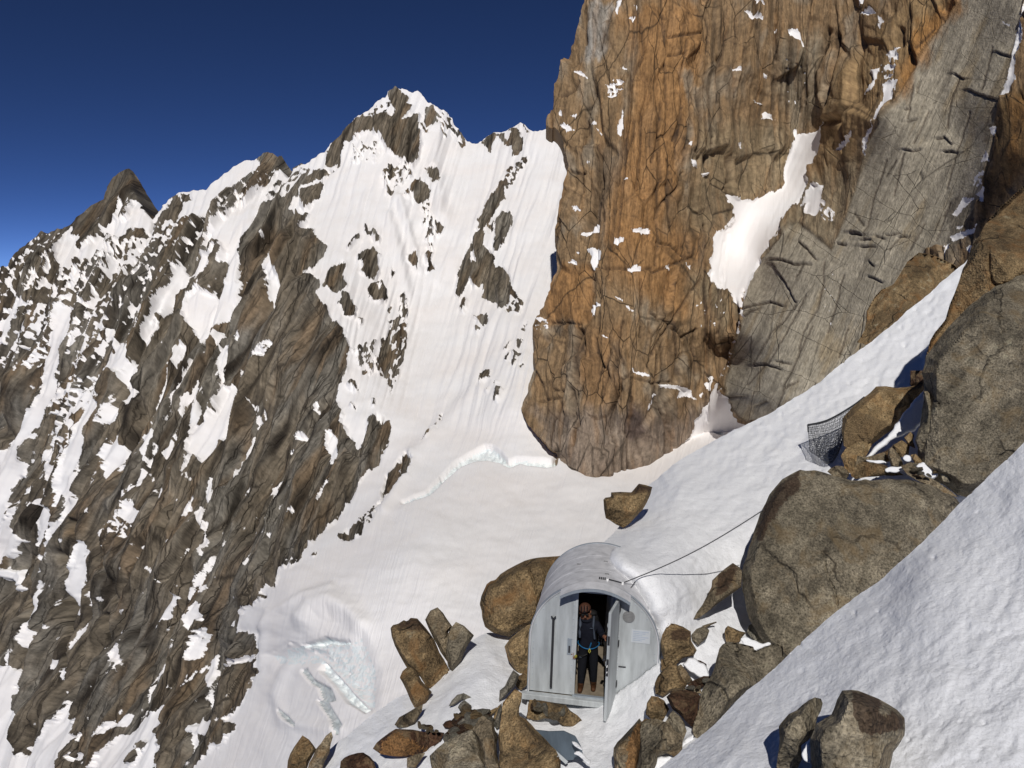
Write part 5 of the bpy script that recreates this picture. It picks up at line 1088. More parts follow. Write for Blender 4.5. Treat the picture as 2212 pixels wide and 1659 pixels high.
# two rocks in the near slope
boulder("rock", "slender grey rock in the near snow left of the two tone boulder", "rock", Z8((428,1215),(450,1180),(500,1120),(600,1055),(690,998),(735,1010),(748,1045),(735,1100),(708,1150),(700,1200),(672,1275),(640,1310),(590,1350),(600,1450),(560,1530),(540,1600),(390,1600),(415,1450),(435,1330)), 'grey', .35, 45, surf=RS1, push=.2, seed=60, nf=5)
boulder("boulder", "two tone boulder in the near snow with a black lichened right face", "boulder", Z8((655,1300),(700,1190),(760,1150),(810,1128),(850,1020),(890,950),(960,944),(1060,970),(1150,1008),(1230,1050),(1290,1090),(1345,1150),(1345,1275),(1300,1350),(1262,1400),(1235,1513),(1200,1600),(640,1600),(670,1500)), 'grey', .35, 85, surf=RS1, push=.35, seed=61, rnd=.3, facets=((1800,1580,-.45,-.1),(1885,1570,.75,-.1),(1850,1500,.0,-.7),(1850,1600,.1,.1)), second=('dark', Z8((960,955),(1060,975),(1150,1015),(1180,1060),(1160,1110),(1230,1140),(1250,1100),(1340,1160),(1335,1230),(1200,1260),(1100,1270),(1030,1240),(985,1130))))
boulder("snow_patch", None, None, Z8((590,1410),(630,1330),(665,1290),(670,1380),(665,1480),(620,1470)), 'snow', .4, 6, dist=6.0, seed=62)["kind"] = 'stuff'
# left of the hut
boulder("boulder", "big golden brown boulder behind the hut's left wall", "boulder", Z3((752,500),(765,440),(800,360),(830,340),(862,330),(900,290),(950,258),(1010,225),(1070,195),(1120,182),(1170,172),(1260,165),(1372,148),(1405,172),(1340,235),(1285,330),(1210,460),(1200,560),(1150,640),(1010,700),(960,732),(900,722),(840,702),(790,662),(770,600)), 'rust', .45, 52, dist=15.4, seed=70, rnd=.2, cracks=(Z3((1095,230),(1120,300),(1150,400),(1172,500)),), facets=((1090,1260,-.2,-.25),(1066,1300,-1.3,.1),(1130,1232,-.2,-1.3),(1110,1330,.15,.7),(1172,1270,1.1,0)))
boulder("boulder", "pinkish brown rock under the big boulder at the hut's left corner", "boulder", Z3((928,800),(960,752),(1020,702),(1090,650),(1140,640),(1150,780),(1125,920),(1085,985),(1050,1003),(990,952),(950,892)), 'gold', .4, 32, seed=71)
boulder("boulder", "thick rusty block, the biggest of the tilted blocks on the snow edge", "boulder", Z3((120,672),(140,650),(175,640),(215,615),(240,622),(262,598),(310,602),(345,640),(372,672),(450,800),(500,890),(542,972),(500,1025),(420,1102),(380,1092),(332,1012),(232,942),(185,860),(150,792)), 'rust', .5, 32, seed=72, rnd=.35, nf=4, second=('dark', Z3((150,660),(270,600),(330,620),(380,690),(300,680),(220,680))))
boulder("boulder", "tilted narrow block just right of the thick rusty block", "boulder", Z3((366,612),(388,570),(405,548),(452,524),(492,562),(562,662),(530,702),(562,832),(545,942),(450,792),(392,672)), 'brown', .5, 26, seed=73, rnd=.4, nf=4)
boulder("boulder", "pale grey block, rightmost of the tilted blocks on the snow edge", "boulder", Z3((510,830),(522,722),(550,670),(582,624),(642,652),(712,720),(662,802),(622,902),(560,975),(530,945)), 'grey', .5, 26, seed=74, rnd=.4, nf=4)
boulder("boulder", "low brown block under the thick rusty block on its left", "boulder", Z3((188,1022),(205,975),(242,940),(282,962),(342,1042),(412,1120),(370,1195),(292,1232),(262,1180),(235,1110)), 'rust', .45, 24, seed=75)
boulder("rock", "flat brown rock at the lower end of the tilted blocks", "rock", Z3((148,1352),(182,1300),(262,1258),(300,1230),(352,1208),(345,1260),(295,1350),(240,1372),(180,1374)), 'brown', .4, 14, seed=76)
boulder("boulder", "broad dark brown rock lying at the lower left of the hut", "boulder", Z3((-5,1522),(25,1480),(60,1450),(160,1380),(280,1388),(360,1402),(420,1398),(502,1412),(475,1470),(440,1502),(380,1542),(300,1570),(200,1582),(120,1575),(50,1562)), 'dark', .5, 26, seed=77, second=('rust', Z3((60,1480),(160,1400),(300,1480),(380,1530),(200,1580),(60,1560))))
boulder("boulder", "grey brown slab at the bottom edge below the loose stones", "boulder", Z3((398,1572),(450,1520),(500,1480),(590,1432),(700,1382),(740,1460),(765,1552),(810,1750),(430,1750)), 'grey', .5, 30, seed=78)
boulder("boulder", "pointed brown slab standing below the hut's left corner", "boulder", Z3((700,1382),(735,1330),(772,1288),(850,1332),(882,1442),(872,1562),(905,1750),(815,1750),(745,1490)), 'brown', .4, 24, seed=79)
boulder("boulder", "large rounded rock the hut's left corner stands on", "boulder", Z3((885,1480),(892,1382),(912,1200),(955,1150),(1000,1100),(1052,1130),(1030,1290),(1080,1312),(1150,1392),(1220,1460),(1290,1532),(1322,1602),(1312,1750),(905,1750)), 'gold', .25, 45, seed=80, rnd=.5, second=('brown', Z3((1040,1310),(1150,1400),(1290,1540),(1250,1560),(1100,1480),(1040,1400))), nf=6)
boulder("rock", "smooth grey stone beside the hut's left sill", "rock", Z3((888,1190),(892,1110),(930,1080),(990,968),(1032,1000),(1002,1080),(922,1162)), 'stone', .3, 15, seed=81, nf=3)
boulder("rock", "dark green stone in the snow tongue, highest of the half buried stones", "rock", Z3((530,1222),(555,1180),(592,1140),(640,1130),(692,1160),(622,1182),(562,1222)), 'stone', .4, 9, seed=82, nf=3)
boulder("rock", "round grey stone just below the dark green stone", "rock", Z3((598,1232),(615,1200),(645,1180),(692,1218),(692,1245),(632,1282)), 'stone', .4, 11, seed=83, nf=4)
boulder("rock", "dark flat stone in the snow above the broad dark rock", "rock", Z3((488,1352),(510,1328),(545,1318),(592,1350),(545,1384),(505,1376)), 'dark', .4, 8, seed=84, nf=3)
boulder("rock", "brown stone bridging the hut's rock and the loose stones", "rock", Z3((780,1290),(830,1250),(870,1228),(885,1235),(860,1270),(810,1310)), 'gold', .4, 8, seed=85, nf=3)
boulder("rock", "grey slab leaning beside the big rounded rock under the hut", "rock", Z3((848,1350),(880,1250),(905,1200),(915,1260),(895,1370),(870,1390)), 'stone', .3, 10, seed=86, nf=3)
boulder("rock_ledge", "rubbly reddish rock ledge under the hut's sill", "rock", Z4((60,480),(80,430),(200,440),(330,460),(480,490),(530,555),(620,610),(692,690),(640,712),(560,732),(450,722),(370,655),(250,640),(150,665),(40,640)), 'rust', .3, 26, seed=87, nf=8)
boulder("boulder", "twin pointed rock at the bottom edge, the broader left half", "boulder", ZC((1690,1310),(1705,1190),(1742,1112),(1770,1070),(1792,1040),(1830,1065),(1852,1092),(1872,1122),(1832,1200),(1800,1310)), 'rust', .4, 26, seed=88)
boulder("boulder", "twin pointed rock at the bottom edge, the slim right half", "boulder", ZC((1800,1310),(1832,1200),(1872,1122),(1930,1042),(1962,1018),(1972,1050),(1952,1142),(1922,1202),(1890,1310)), 'brown', .4, 20, seed=89)
boulder("boulder", "low dark rock cut by the bottom edge left of the grey slab", "boulder", ZC((2005,1310),(2018,1195),(2040,1170),(2072,1158),(2120,1142),(2152,1140),(2190,1165),(2215,1195),(2240,1310)), 'dark', .4, 24, seed=90)
boulder("boulder", "square brown boulder on the crest of snow behind the hut", "boulder", Z5((150,410),(165,395),(215,385),(218,345),(300,342),(400,345),(462,270),(520,282),(582,302),(535,440),(442,562),(392,612),(330,664),(262,632),(205,592),(170,575),(155,500)), 'rust', .35, 26, dist=16.9, seed=91, rnd=.35, nf=4, second=('dark', Z5((300,340),(400,345),(465,272),(582,302),(560,345),(420,350))))
boulder("rock", "small orange rock between the hut roof and the snow", "rock", Z5((158,845),(195,800),(240,742),(272,750),(245,790),(200,845),(180,862)), 'rust', .3, 8, dist=15.9, seed=92, nf=3)

# the jumble of smaller blocks packed round the hut
for n_, (q_, mt, lb) in enumerate((
 (Z3((842,1345),(852,1290),(880,1225),(902,1205),(905,1260),(892,1335),(870,1352)), 'rust', "narrow rusty splinter beside the big rounded rock under the hut"),
 (Z3((495,1425),(525,1398),(565,1400),(602,1440),(590,1478),(545,1492),(500,1480)), 'brown', "square brown stone right of the broad dark rock's end"),
 (Z3((590,1345),(630,1305),(690,1288),(742,1312),(735,1355),(690,1380),(625,1385)), 'stone', "flat grey stone on top of the rubble left of the hut"),
 (Z3((535,1490),(570,1458),(610,1450),(645,1500),(635,1560),(600,1590),(552,1565)), 'rust', "reddish stone above the grey brown slab at the bottom edge"),
 (Z3((1000,1015),(1045,998),(1082,955),(1100,990),(1098,1062),(1045,1112),(1008,1085)), 'rust', "dark rusty stone wedged under the hut's left sill end"),
 (Z3((640,1270),(690,1245),(745,1262),(742,1295),(690,1290),(650,1300)), 'dark', "dark flake of rock at the top of the rubble"),
 (Z3((455,1545),(500,1495),(535,1500),(548,1560),(500,1590),(460,1580)), 'stone', "grey stone at the right tip of the broad dark rock"),
 (Z3((240,1590),(300,1560),(370,1550),(330,1610),(300,1660),(235,1660)), 'brown', "sloping brown rock under the broad dark rock"),
 (Z6((150,885),(172,890),(195,965),(175,1005),(148,965)), 'rust', "thin rusty stone between the two brown rocks right of the hut"),
 (Z6((300,1108),(350,1085),(425,1100),(440,1135),(400,1128),(330,1112)), 'brown', "flat stone capping the dark red brown block"),
 (Z6((205,1290),(235,1250),(312,1330),(330,1400),(300,1480),(250,1420)), 'grey', "grey splinter below the dark red brown block"),
 (Z6((-5,1345),(40,1310),(100,1320),(135,1350),(125,1425),(60,1440),(0,1430)), 'rust', "brown block above the pointed slab near the bottom edge"),
 (Z6((130,1360),(165,1330),(205,1340),(290,1430),(300,1540),(240,1580),(160,1540),(128,1440)), 'brown', "tall brown block behind the cracked grey rock"),
 (Z6((380,890),(430,900),(470,925),(470,945),(440,925),(385,905)), 'dark', "thin dark rock edge in the snow patch right of the hut"),
 (Z7((650,640),(720,650),(860,610),(885,640),(870,680),(760,690),(640,725)), 'brown', "brown slab lying behind the long flat rock"),
 (Z7((990,720),(1060,690),(1130,700),(1110,760),(1180,800),(1290,850),(1440,965),(1300,930),(1150,850),(1040,790)), 'brown', "jagged row of brown stones along the top of the huge boulder"),
 (Z7((930,560),(1000,520),(1060,560),(1050,640),(1000,650),(960,620)), 'rust', "dark brown stone under the yellowish wedge"),
)):
    boulder("rock", lb, "rock", q_, mt, .4, None, dist={14: 16.1, 15: 15.25, 16: 16.2}.get(n_), push=.25, seed=120 + n_, nf=5)

# loose stones: one of each kind, then copies laid on the slope
def stone_mesh(seed):
    r = np.random.default_rng(seed); import bmesh
    bm = bmesh.new(); bmesh.ops.create_icosphere(bm, subdivisions=2, radius=1)
    pl = r.normal(size=(9, 3)); pl /= np.linalg.norm(pl, axis=1)[:, None]; hd = r.uniform(.45, .85, 9)
    for w in bm.verts:
        p = np.array(w.co); s = min([1.0] + [float(hd[k] / (p @ pl[k])) for k in range(9) if p @ pl[k] > .1]); w.co = w.co * s
    me = bpy.data.meshes.new("stone"); bm.to_mesh(me); bm.free(); return me
stones = [stone_mesh(300 + k) for k in range(6)]
for k, mt in enumerate(('stone', 'brown', 'grey', 'rust', 'stone', 'dark')): stones[k].materials.append(G[mt])
r = np.random.default_rng(5)
def scatter(poly, n, s0, s1, label, group, dd=0.0):
    lo, hi = poly.min(0), poly.max(0); k = 0
    while k < n:
        p = r.uniform(lo, hi)
        if not inside(p[None], poly)[0]: continue
        d = float(RS2(np.array([p[0]]), np.array([p[1]]))[0]) - dd
        o = bpy.data.objects.new("loose_stone", stones[r.integers(0, 6)]); COL.objects.link(o)
        o.location = world_at(p[0], p[1], d)
        s = r.uniform(s0, s1); o.scale = (s * r.uniform(.7, 1.5), s * r.uniform(.7, 1.4), s * r.uniform(.35, .8)); o.rotation_euler = (r.uniform(-.5, .5), r.uniform(-.5, .5), r.uniform(0, 6.3))
        tag(o, label, "stone", group); k += 1
scatter(Z3((560,1300),(640,1230),(780,1260),(860,1330),(800,1370),(700,1390),(620,1440),(520,1480),(520,1420),(600,1380)), 34, .05, .17, "loose stone in the rubble where the snow tongue ends left of the hut", "rubble at the end of the snow tongue", .25)
scatter(Z3((330,1340),(470,1380),(500,1410),(380,1400),(300,1380)), 7, .03, .08, "small stone on top of the broad dark rock", "stones on the broad dark rock", .5)
scatter(Z4((120,470),(460,500),(520,600),(350,620),(150,620)), 14, .05, .12, "broken stone on the ledge under the hut's sill", "stones under the sill", .55)
scatter(Z6((330,1030),(480,1010),(480,1080),(330,1110)), 6, .04, .1, "little stone in the gully beside the large brown slab", "stones in the gully", .4)
scatter(Z7((1010,680),(1290,690),(1290,860),(1100,800)), 9, .05, .13, "little stone in the hollow between the two great boulders", "stones between the great boulders", 2.2)
# ------------------------------------------------------------------ the bivouac hut
def metal(name, colr, rough_=.5, metallic=.25, stain=.25, streak=1.0):
    m, t, b = new_mat(name)
    tc = N(t, "ShaderNodeTexCoord").outputs["Object"]
    mp = N(t, "ShaderNodeMapping"); mp.inputs["Scale"].default_value = (3, 3, 0.5 * streak); t.links.new(tc, mp.inputs[0])
    n1 = noise(t, mp.outputs[0], 2.0, 5, .6); n2 = noise(t, tc, 30, 4, .6)
    c = mixc(t, 1.0, colr, ramp(t, n1, [(.3, 1 - stain), (.55, 1.0), (.75, 1 + stain * .5)]), 'MULTIPLY')
    c = mixc(t, ramp(t, n2, [(.68, 0.0), (.76, .5)]), c, tuple(np.array(colr) * .45))
    t.links.new(c, b.inputs["Base Color"]); b.inputs["Metallic"].default_value = metallic
    t.links.new(ramp(t, n1, [(.3, rough_ + .12), (.7, rough_ - .05)]), b.inputs["Roughness"])
    t.links.new(bump(t, n1, .12, .02), b.inputs["Normal"])
    return m
M_FRONT = metal("painted_front_sheet", (0.43, 0.455, 0.465), .5, .03, .34)
M_ROOF = metal("aluminium_roof_sheet", (0.60, 0.60, 0.615), .45, .12, .26)
M_TRIM = metal("blue_grey_trim", (0.32, 0.36, 0.40), .45, .3, .2)
M_DARKM = metal("dark_steel", (0.045, 0.045, 0.05), .55, .4, .2)
M_PLATE = metal("blue_grey_steel_plate", (0.10, 0.13, 0.16), .5, .3, .35)
M_WHITE = metal("white_fitting", (0.82, 0.82, 0.82), .4, .0, .05)
M_VENT = metal("vent_mesh", (0.27, 0.27, 0.27), .6, .3, .3)
M_NOTICE = metal("notice_sheet", (0.50, 0.53, 0.56), .5, .0, .08)
M_INK = metal("faded_blue_ink", (0.40, 0.45, 0.53), .6, .0, .2)
M_WOODIN = metal("dark_timber", (0.035, 0.022, 0.014), .7, .0, .4)
M_FLOOR = metal("worn_floor_boards", (0.22, 0.18, 0.13), .7, .0, .4)

hut = empty("bivouac_hut", HUT_LOC); hut.matrix_world = MH
tag(hut, "small grey metal barrel roofed bivouac hut with its door standing open", "hut")
def part(name, verts, faces, mat, parent=hut, smooth=False):
    return link_mesh(name, verts, faces, mat, parent, smooth)
def box_v(x0, x1, y0, y1, z0, z1):
    return [(x0,y0,z0),(x1,y0,z0),(x1,y1,z0),(x0,y1,z0),(x0,y0,z1),(x1,y0,z1),(x1,y1,z1),(x0,y1,z1)]
BOX_F = [(0,3,2,1),(4,5,6,7),(0,1,5,4),(1,2,6,5),(2,3,7,6),(3,0,4,7)]
def box(name, x0, x1, y0, y1, z0, z1, mat, parent=hut, bev=0.006):
    o = part(name, box_v(x0, x1, y0, y1, z0, z1), BOX_F, mat, parent)
    if bev:
        b = o.modifiers.new("edge", 'BEVEL'); b.width = bev; b.segments = 2
    return o
def prism(name, poly, y0, y1, mat, parent=hut, bev=0.0):
    n = len(poly); V_ = [(x, y0, z) for x, z in poly] + [(x, y1, z) for x, z in poly]
    F_ = [tuple(range(n)), tuple(range(2 * n - 1, n - 1, -1))] + [(i, i + n, (i + 1) % n + n, (i + 1) % n) for i in range(n)]
    o = part(name, V_, F_, mat, parent)
    if bev: b = o.modifiers.new("edge", 'BEVEL'); b.width = bev
    return o
HS = HH - HW * .98
def arch(off=0.0, n=40, z0=0.0):
    """points of the arch from lower left over the top to lower right"""
    p = [(-HW - off, z0), (-HW - off, HS * .5)]
    for k in range(n + 1):
        a = math.pi * (1 - k / n); p.append(((HW + off) * math.cos(a), HS + (HH - HS + off) * math.sin(a)))
    return p + [(HW + off, HS * .5), (HW + off, z0)]
def band(name, off0, off1, y0, y1, mat, z0=-.02, sel=None, parent=hut):
    A, B = arch(off0, 40, z0), arch(off1, 40, z0)
    if sel: A, B = A[sel[0]:sel[1]], B[sel[0]:sel[1]]
    n = len(A); V_ = []
    for y in (y0, y1):
        V_ += [(x, y, z) for x, z in A] + [(x, y, z) for x, z in B]
    F_ = []
    for i in range(n - 1):
        F_ += [(i, i + 1, 2*n + i + 1, 2*n + i), (n + i + 1, n + i, 3*n + i, 3*n + i + 1), (i + 1, i, n + i, n + i + 1), (2*n + i, 2*n + i + 1, 3*n + i + 1, 3*n + i)]
    F_ += [(0, 2*n, 3*n, n), (n - 1, 2*n - 1, 4*n - 1, 3*n - 1)]
    o = part(name, V_, F_, mat, parent, True)
    o.data.polygons.foreach_set("use_smooth", [True] * len(o.data.polygons)); m = o.modifiers.new("es", 'EDGE_SPLIT'); m.split_angle = math.radians(40)
    return o
seg = HL / 3
for k in range(3): band("roof_panel", 0.0, 0.022, -.02 + k * seg + (.004 if k else 0), -.02 + (k + 1) * seg, M_ROOF)
for k in (1, 2): band("seam_strip", 0.0225, 0.0255, -.02 + k * seg - .02, -.02 + k * seg + .02, M_ROOF)
band("edge_trim", 0.0225, 0.034, -.035, .02, M_TRIM); band("edge_trim", 0.0225, 0.032, HL - .06, HL - .02, M_TRIM)
band("inner_lining", -.05, -.02, .06, HL - .1, M_WOODIN)
ap = arch(-.002, 40)
def panel(x0, x1, zlow):
    pts = [(x, z) for x, z in ap if x0 <= x <= x1 and z > zlow]
    def zt(x):
        return HS + (HH - HS) * math.sqrt(max(0, 1 - (x / HW) ** 2))
    top = [(x0, zt(x0))] + pts + [(x1, zt(x1))] if abs(x0) < HW - .01 and abs(x1) < HW - .01 else None
    return pts, zt
pts, zt = panel(-HW, D0, -.1)
left = [p for p in ap if p[0] < D0] + [(D0, zt(D0)), (D0, 0.0)]
right = [(D1, 0.0), (D1, zt(D1))] + [p for p in ap if p[0] > D1]
over = [(D0 + .001, DH), (D0 + .001, zt(D0))] + [p for p in ap if D0 + .02 < p[0] < D1 - .02 and p[1] > DH - .2] + [(D1 - .001, zt(D1)), (D1 - .001, DH)]
for nm, pl in (("front_panel", left), ("front_panel", right), ("lintel_panel", over)): prism(nm, pl[::-1], 0.0, .03, M_FRONT)
prism("rear_wall", ap[::-1], HL - .09, HL - .06, M_WOODIN)
box("floor", -HW + .06, HW - .06, .035, HL - .1, -.05, .012, M_FLOOR, bev=0)
for x0, x1 in ((D0 - .004, D0 + .035), (D1 - .035, D1 + .004)): box("door_jamb", x0, x1, -.018, .045, 0.012, DH - .002, M_FRONT, bev=.004)
box("door_head", D0 - .004, D1 + .004, -.018, .045, DH, DH + .04, M_FRONT, bev=.004)
box("threshold", D0, D1, -.03, .034, -.02, .011, M_TRIM, bev=.004)
sill = box("sill_beam", -HW - .11, HW - .05, -.12, -.004, -.115, -.012, M_FRONT, bev=.01)
box("base_rail", -HW - .02, HW, .0, HL - .04, -.16, -.06, M_TRIM, bev=.01)
# rain hood over the door
HX = .56; hood_v = []; nh = 24
for y, dz in ((-.23, -.035), (-.02, .0)):
    for t_ in (0.0, .022):
        for k in range(nh + 1):
            x = -HX + 2 * HX * k / nh
            hood_v.append((x, y, zt(x) * .55 + .45 * (HH - .19 * (x / HX) ** 2) + .035 + dz + t_ - .0 * (abs(x) > .5)))
n = nh + 1; F_ = []
for k in range(nh):
    a0, a1, b0, b1 = k, k + n, k + 2 * n, k + 3 * n
    F_ += [(a0, a0 + 1, b0 + 1, b0), (a1 + 1, a1, b1, b1 + 1), (a0 + 1, a0, a1, a1 + 1), (b0, b0 + 1, b1 + 1, b1)]
F_ += [(0, 2 * n, 3 * n, n), (n - 1, 2 * n - 1, 4 * n - 1, 3 * n - 1)]
hood = part("rain_hood", hood_v, F_, M_ROOF)
lipv = []
for t_ in (-.022, .026):
    for y in (-.246, -.232):
        for k in range(nh + 1):
            x = -HX + 2 * HX * k / nh
            lipv.append((x, y, zt(x) * .55 + .45 * (HH - .19 * (x / HX) ** 2) + t_ - .0 * (abs(x) > .5)))
F_ = []
for k in range(nh):
    a0, a1, b0, b1 = k, k + n, k + 2 * n, k + 3 * n
    F_ += [(a0, b0, b0 + 1, a0 + 1), (a1, a1 + 1, b1 + 1, b1), (a0, a0 + 1, a1 + 1, a1), (b0, b1, b1 + 1, b0 + 1)]
F_ += [(0, n, 3 * n, 2 * n), (n - 1, 3 * n - 1, 4 * n - 1, 2 * n - 1)]
part("hood_lip", lipv, F_, M_TRIM, hood)
for s_ in (-1, 1): box("hood_bracket", s_ * .5 - .012, s_ * .5 + .012, -.21, -.001, zt(.5) - .06, zt(.5) - .03, M_DARKM, hood, 0)
# door leaf swung outwards on the right jamb
LW, LT = .62, .045
leaf = empty("door", parent=hut); leaf.location = (D1 + .005, -.03, 0); leaf.rotation_euler = (0, 0, math.radians(LEAF if 'LEAF' in globals() else 79))
def lbox(name, x0, x1, y0, y1, z0, z1, mat, bev=.004): return box(name, x0, x1, y0, y1, z0, z1, mat, leaf, bev)
lbox("door_panel", -LW, 0, -LT, 0, -.02, DH - .02, M_FRONT, .006)
lbox("inner_sheet", -LW + .05, -.05, .0005, .012, .05, DH - .09, M_TRIM)
for z in (.25, .95, 1.55): lbox("hinge", -.035, .03, -LT - .012, -LT + .012, z, z + .1, M_DARKM)
lbox("door_stiffener", -LW + .08, -.06, .0125, .03, .86, .93, M_FRONT); lbox("door_stiffener", -LW + .08, -.06, .0125, .03, 1.5, 1.56, M_FRONT)
lbox("door_handle", -LW + .05, -LW + .16, .031, .075, .95, .985, M_DARKM); lbox("latch_bolt", -LW - .045, -LW + .05, -.03, -.015, .9, .925, M_WHITE); lbox("latch_bolt", -LW - .03, -LW + .04, -.03, -.015, .80, .82, M_WHITE)
lbox("lock_plate", -LW - .004, -LW + .0, -.04, -.006, .74, 1.02, M_DARKM, 0); lbox("lock_plate", -LW - .004, -LW + .0, -.04, -.006, 1.25, 1.4, M_DARKM, 0)
# rows of rivets along the panel edges, joined into one part
rv, rf = [], []
def rivet(x, z):
    b0 = len(rv); rv.extend([(x, -.009, z)] + [(x + .011 * math.cos(k * math.pi / 3), -.0012, z + .011 * math.sin(k * math.pi / 3)) for k in range(6)])
    rf.extend([(b0, b0 + 1 + (k + 1) % 6, b0 + 1 + k) for k in range(6)])
for k in range(15):
    z = .06 + k * .115
    if z < DH: rivet(D0 - .03, z); rivet(D1 + .05, z)
for k in range(3, 38, 2):
    a = math.pi * (1 - k / 40); x, z = (HW - .045) * math.cos(a), HS + (HH - HS - .045) * math.sin(a)
    if abs(x) > .5: rivet(x, z)
for k in range(8): rivet(-HW + .045, .06 + k * .115); rivet(HW - .045, .06 + k * .115)
rvo = part("rivets", rv, rf, M_TRIM); rvo['kind'] = 'stuff'
# fittings of the front
def rod(name, a, b, r_, mat, parent=hut, nseg=10):
    a, b = Vector(a), Vector(b); d_ = (b - a); q_ = d_.to_track_quat('Z', 'Y').to_matrix()
    V_ = []; 
    for e in (a, b):
        for k in range(nseg):
            t_ = 2 * math.pi * k / nseg; V_.append(tuple(e + q_ @ Vector((r_ * math.cos(t_), r_ * math.sin(t_), 0))))
    F_ = [(k, (k + 1) % nseg, nseg + (k + 1) % nseg, nseg + k) for k in range(nseg)] + [tuple(range(nseg - 1, -1, -1)), tuple(range(nseg, 2 * nseg))]
    return part(name, V_, F_, mat, parent, False)
pole = rod("flag_pole", (-.665, -.05, .12), (-.665, -.05, 1.33), .02, M_DARKM)
rod("pole_hook", (-.70, -.05, 1.36), (-.665, -.05, 1.31), .012, M_DARKM, pole); rod("pole_hook", (-.63, -.05, 1.36), (-.665, -.05, 1.31), .012, M_DARKM, pole)
for z in (.3, 1.15): rod("pole_bracket", (-.665, -.05, z), (-.665, .0, z), .018, M_TRIM, pole)
def disc(name, x, z, r_, y0, y1, mat, parent=hut, nseg=24): return rod(name, (x, y0, z), (x, y1, z), r_, mat, parent, nseg)
vent = disc("vent_cover", .545, 1.46, .098, -.014, -.001, M_VENT)
for k in range(-3, 4):
    hw_ = math.sqrt(.09 ** 2 - (k * .025) ** 2); box("vent_slat", .545 - hw_, .545 + hw_, -.02, -.0142, 1.46 + k * .025 - .004, 1.46 + k * .025 + .004, M_VENT, vent, 0)
notice = box("notice_plate", .60, .90, -.008, -.001, 1.03, 1.25, M_NOTICE, bev=0)
for k in range(6): box("text_line", .625, .875 - .05 * (k % 3), -.0105, -.0083, 1.215 - k * .03, 1.228 - k * .03, M_INK, notice, 0)
lp = box("latch_plate", D0 - .115, D0 - .045, -.01, -.001, .70, .99, M_TRIM, bev=.004); box("keyhole_cover", D0 - .095, D0 - .065, -.016, -.0103, .74, .86, M_DARKM, lp, 0)
box("strap", D1 + .07, D1 + .19, -.02, -.002, .585, .60, M_DARKM, bev=.003)
for x, y in ((.15, .45), (.10, 1.0), (.25, 1.45), (-.35, .9)):
    z = HS + (HH - HS + .022) * math.sqrt(1 - (x / (HW + .022)) ** 2); box("roof_bolt", x - .035, x + .035, y - .018, y + .018, z - .006, z + .014, M_VENT, bev=.004)
anc = empty("cable_anchor", parent=hut)
for k in range(4): rod("clamp", (.04 + .03 * k, .2, zt(.1) + .022), (.04 + .03 * k, .2, zt(.1) + .06), .011, M_DARKM, anc)
box("clamp_cap", .155, .19, .18, .22, zt(.17) + .02, zt(.17) + .055, M_WHITE, anc); box("clamp_cap", .40, .435, .25, .29, zt(.41) + .015, zt(.41) + .06, M_WHITE, anc)
for x in (-HW - .06, -HW + .12):
    rod("support_post", (x, -.06, -.55), (x, -.06, -.11), .018, M_DARKM)
rod("support_post", (-HW + .02, -.1, -.5), (-HW - .08, -.06, -.12), .014, M_DARKM)
box("support_bracket", -HW - .1, -HW - .02, -.13, -.02, -.2, -.117, M_DARKM)
box("support_block", .18, .32, -.1, .02, -.2, -.117, M_DARKM)
# snow lying on the roof edge and dust of snow at the sill
# cable tied round the huge boulder
def hut_pt(x, y, z): return MH @ Vector((x, y, z))
def tube(name, pts, r_, mat, nseg=6):
    V_, F_ = [], []
    for i, p in enumerate(pts):
        d_ = (pts[min(i + 1, len(pts) - 1)] - pts[max(i - 1, 0)]); q_ = d_.to_track_quat('Z', 'Y').to_matrix()
        for k in range(nseg):
            t_ = 2 * math.pi * k / nseg; V_.append(tuple(p + q_ @ Vector((r_ * math.cos(t_), r_ * math.sin(t_), 0))))
        if i: F_ += [((i - 1) * nseg + k, (i - 1) * nseg + (k + 1) % nseg, i * nseg + (k + 1) % nseg, i * nseg + k) for k in range(nseg)]
    return link_mesh(name, V_, F_, mat, None, True)
A_ = hut_pt(.16, .2, zt(.16) + .05); B_ = Vector(world_at(1650, 1101, 13.3))
pts = [A_.lerp(hut_pt(.42, .27, zt(.42) + .05), k / 3) for k in range(3)]
A2 = hut_pt(.42, .27, zt(.42) + .05)
pts += [A2.lerp(B_, k / 24) - Vector((0, 0, .10 * math.sin(math.pi * k / 24))) for k in range(25)]
tag(tube("steel_cable", pts, .0085, M_DARKM), "thin steel cable stretched from the hut roof to the huge boulder", "cable")
C_ = hut_pt(.55, .3, zt(.55) + .03); E_ = Vector(world_at(1395, 1233, 13.75))
tag(tube("loose_wire", [C_.lerp(E_, k / 8) + Vector((0, 0, .03 * math.sin(math.pi * k / 8))) for k in range(9)], .007, M_DARKM), "short loose end of wire curling beside the cable on the roof", "wire")
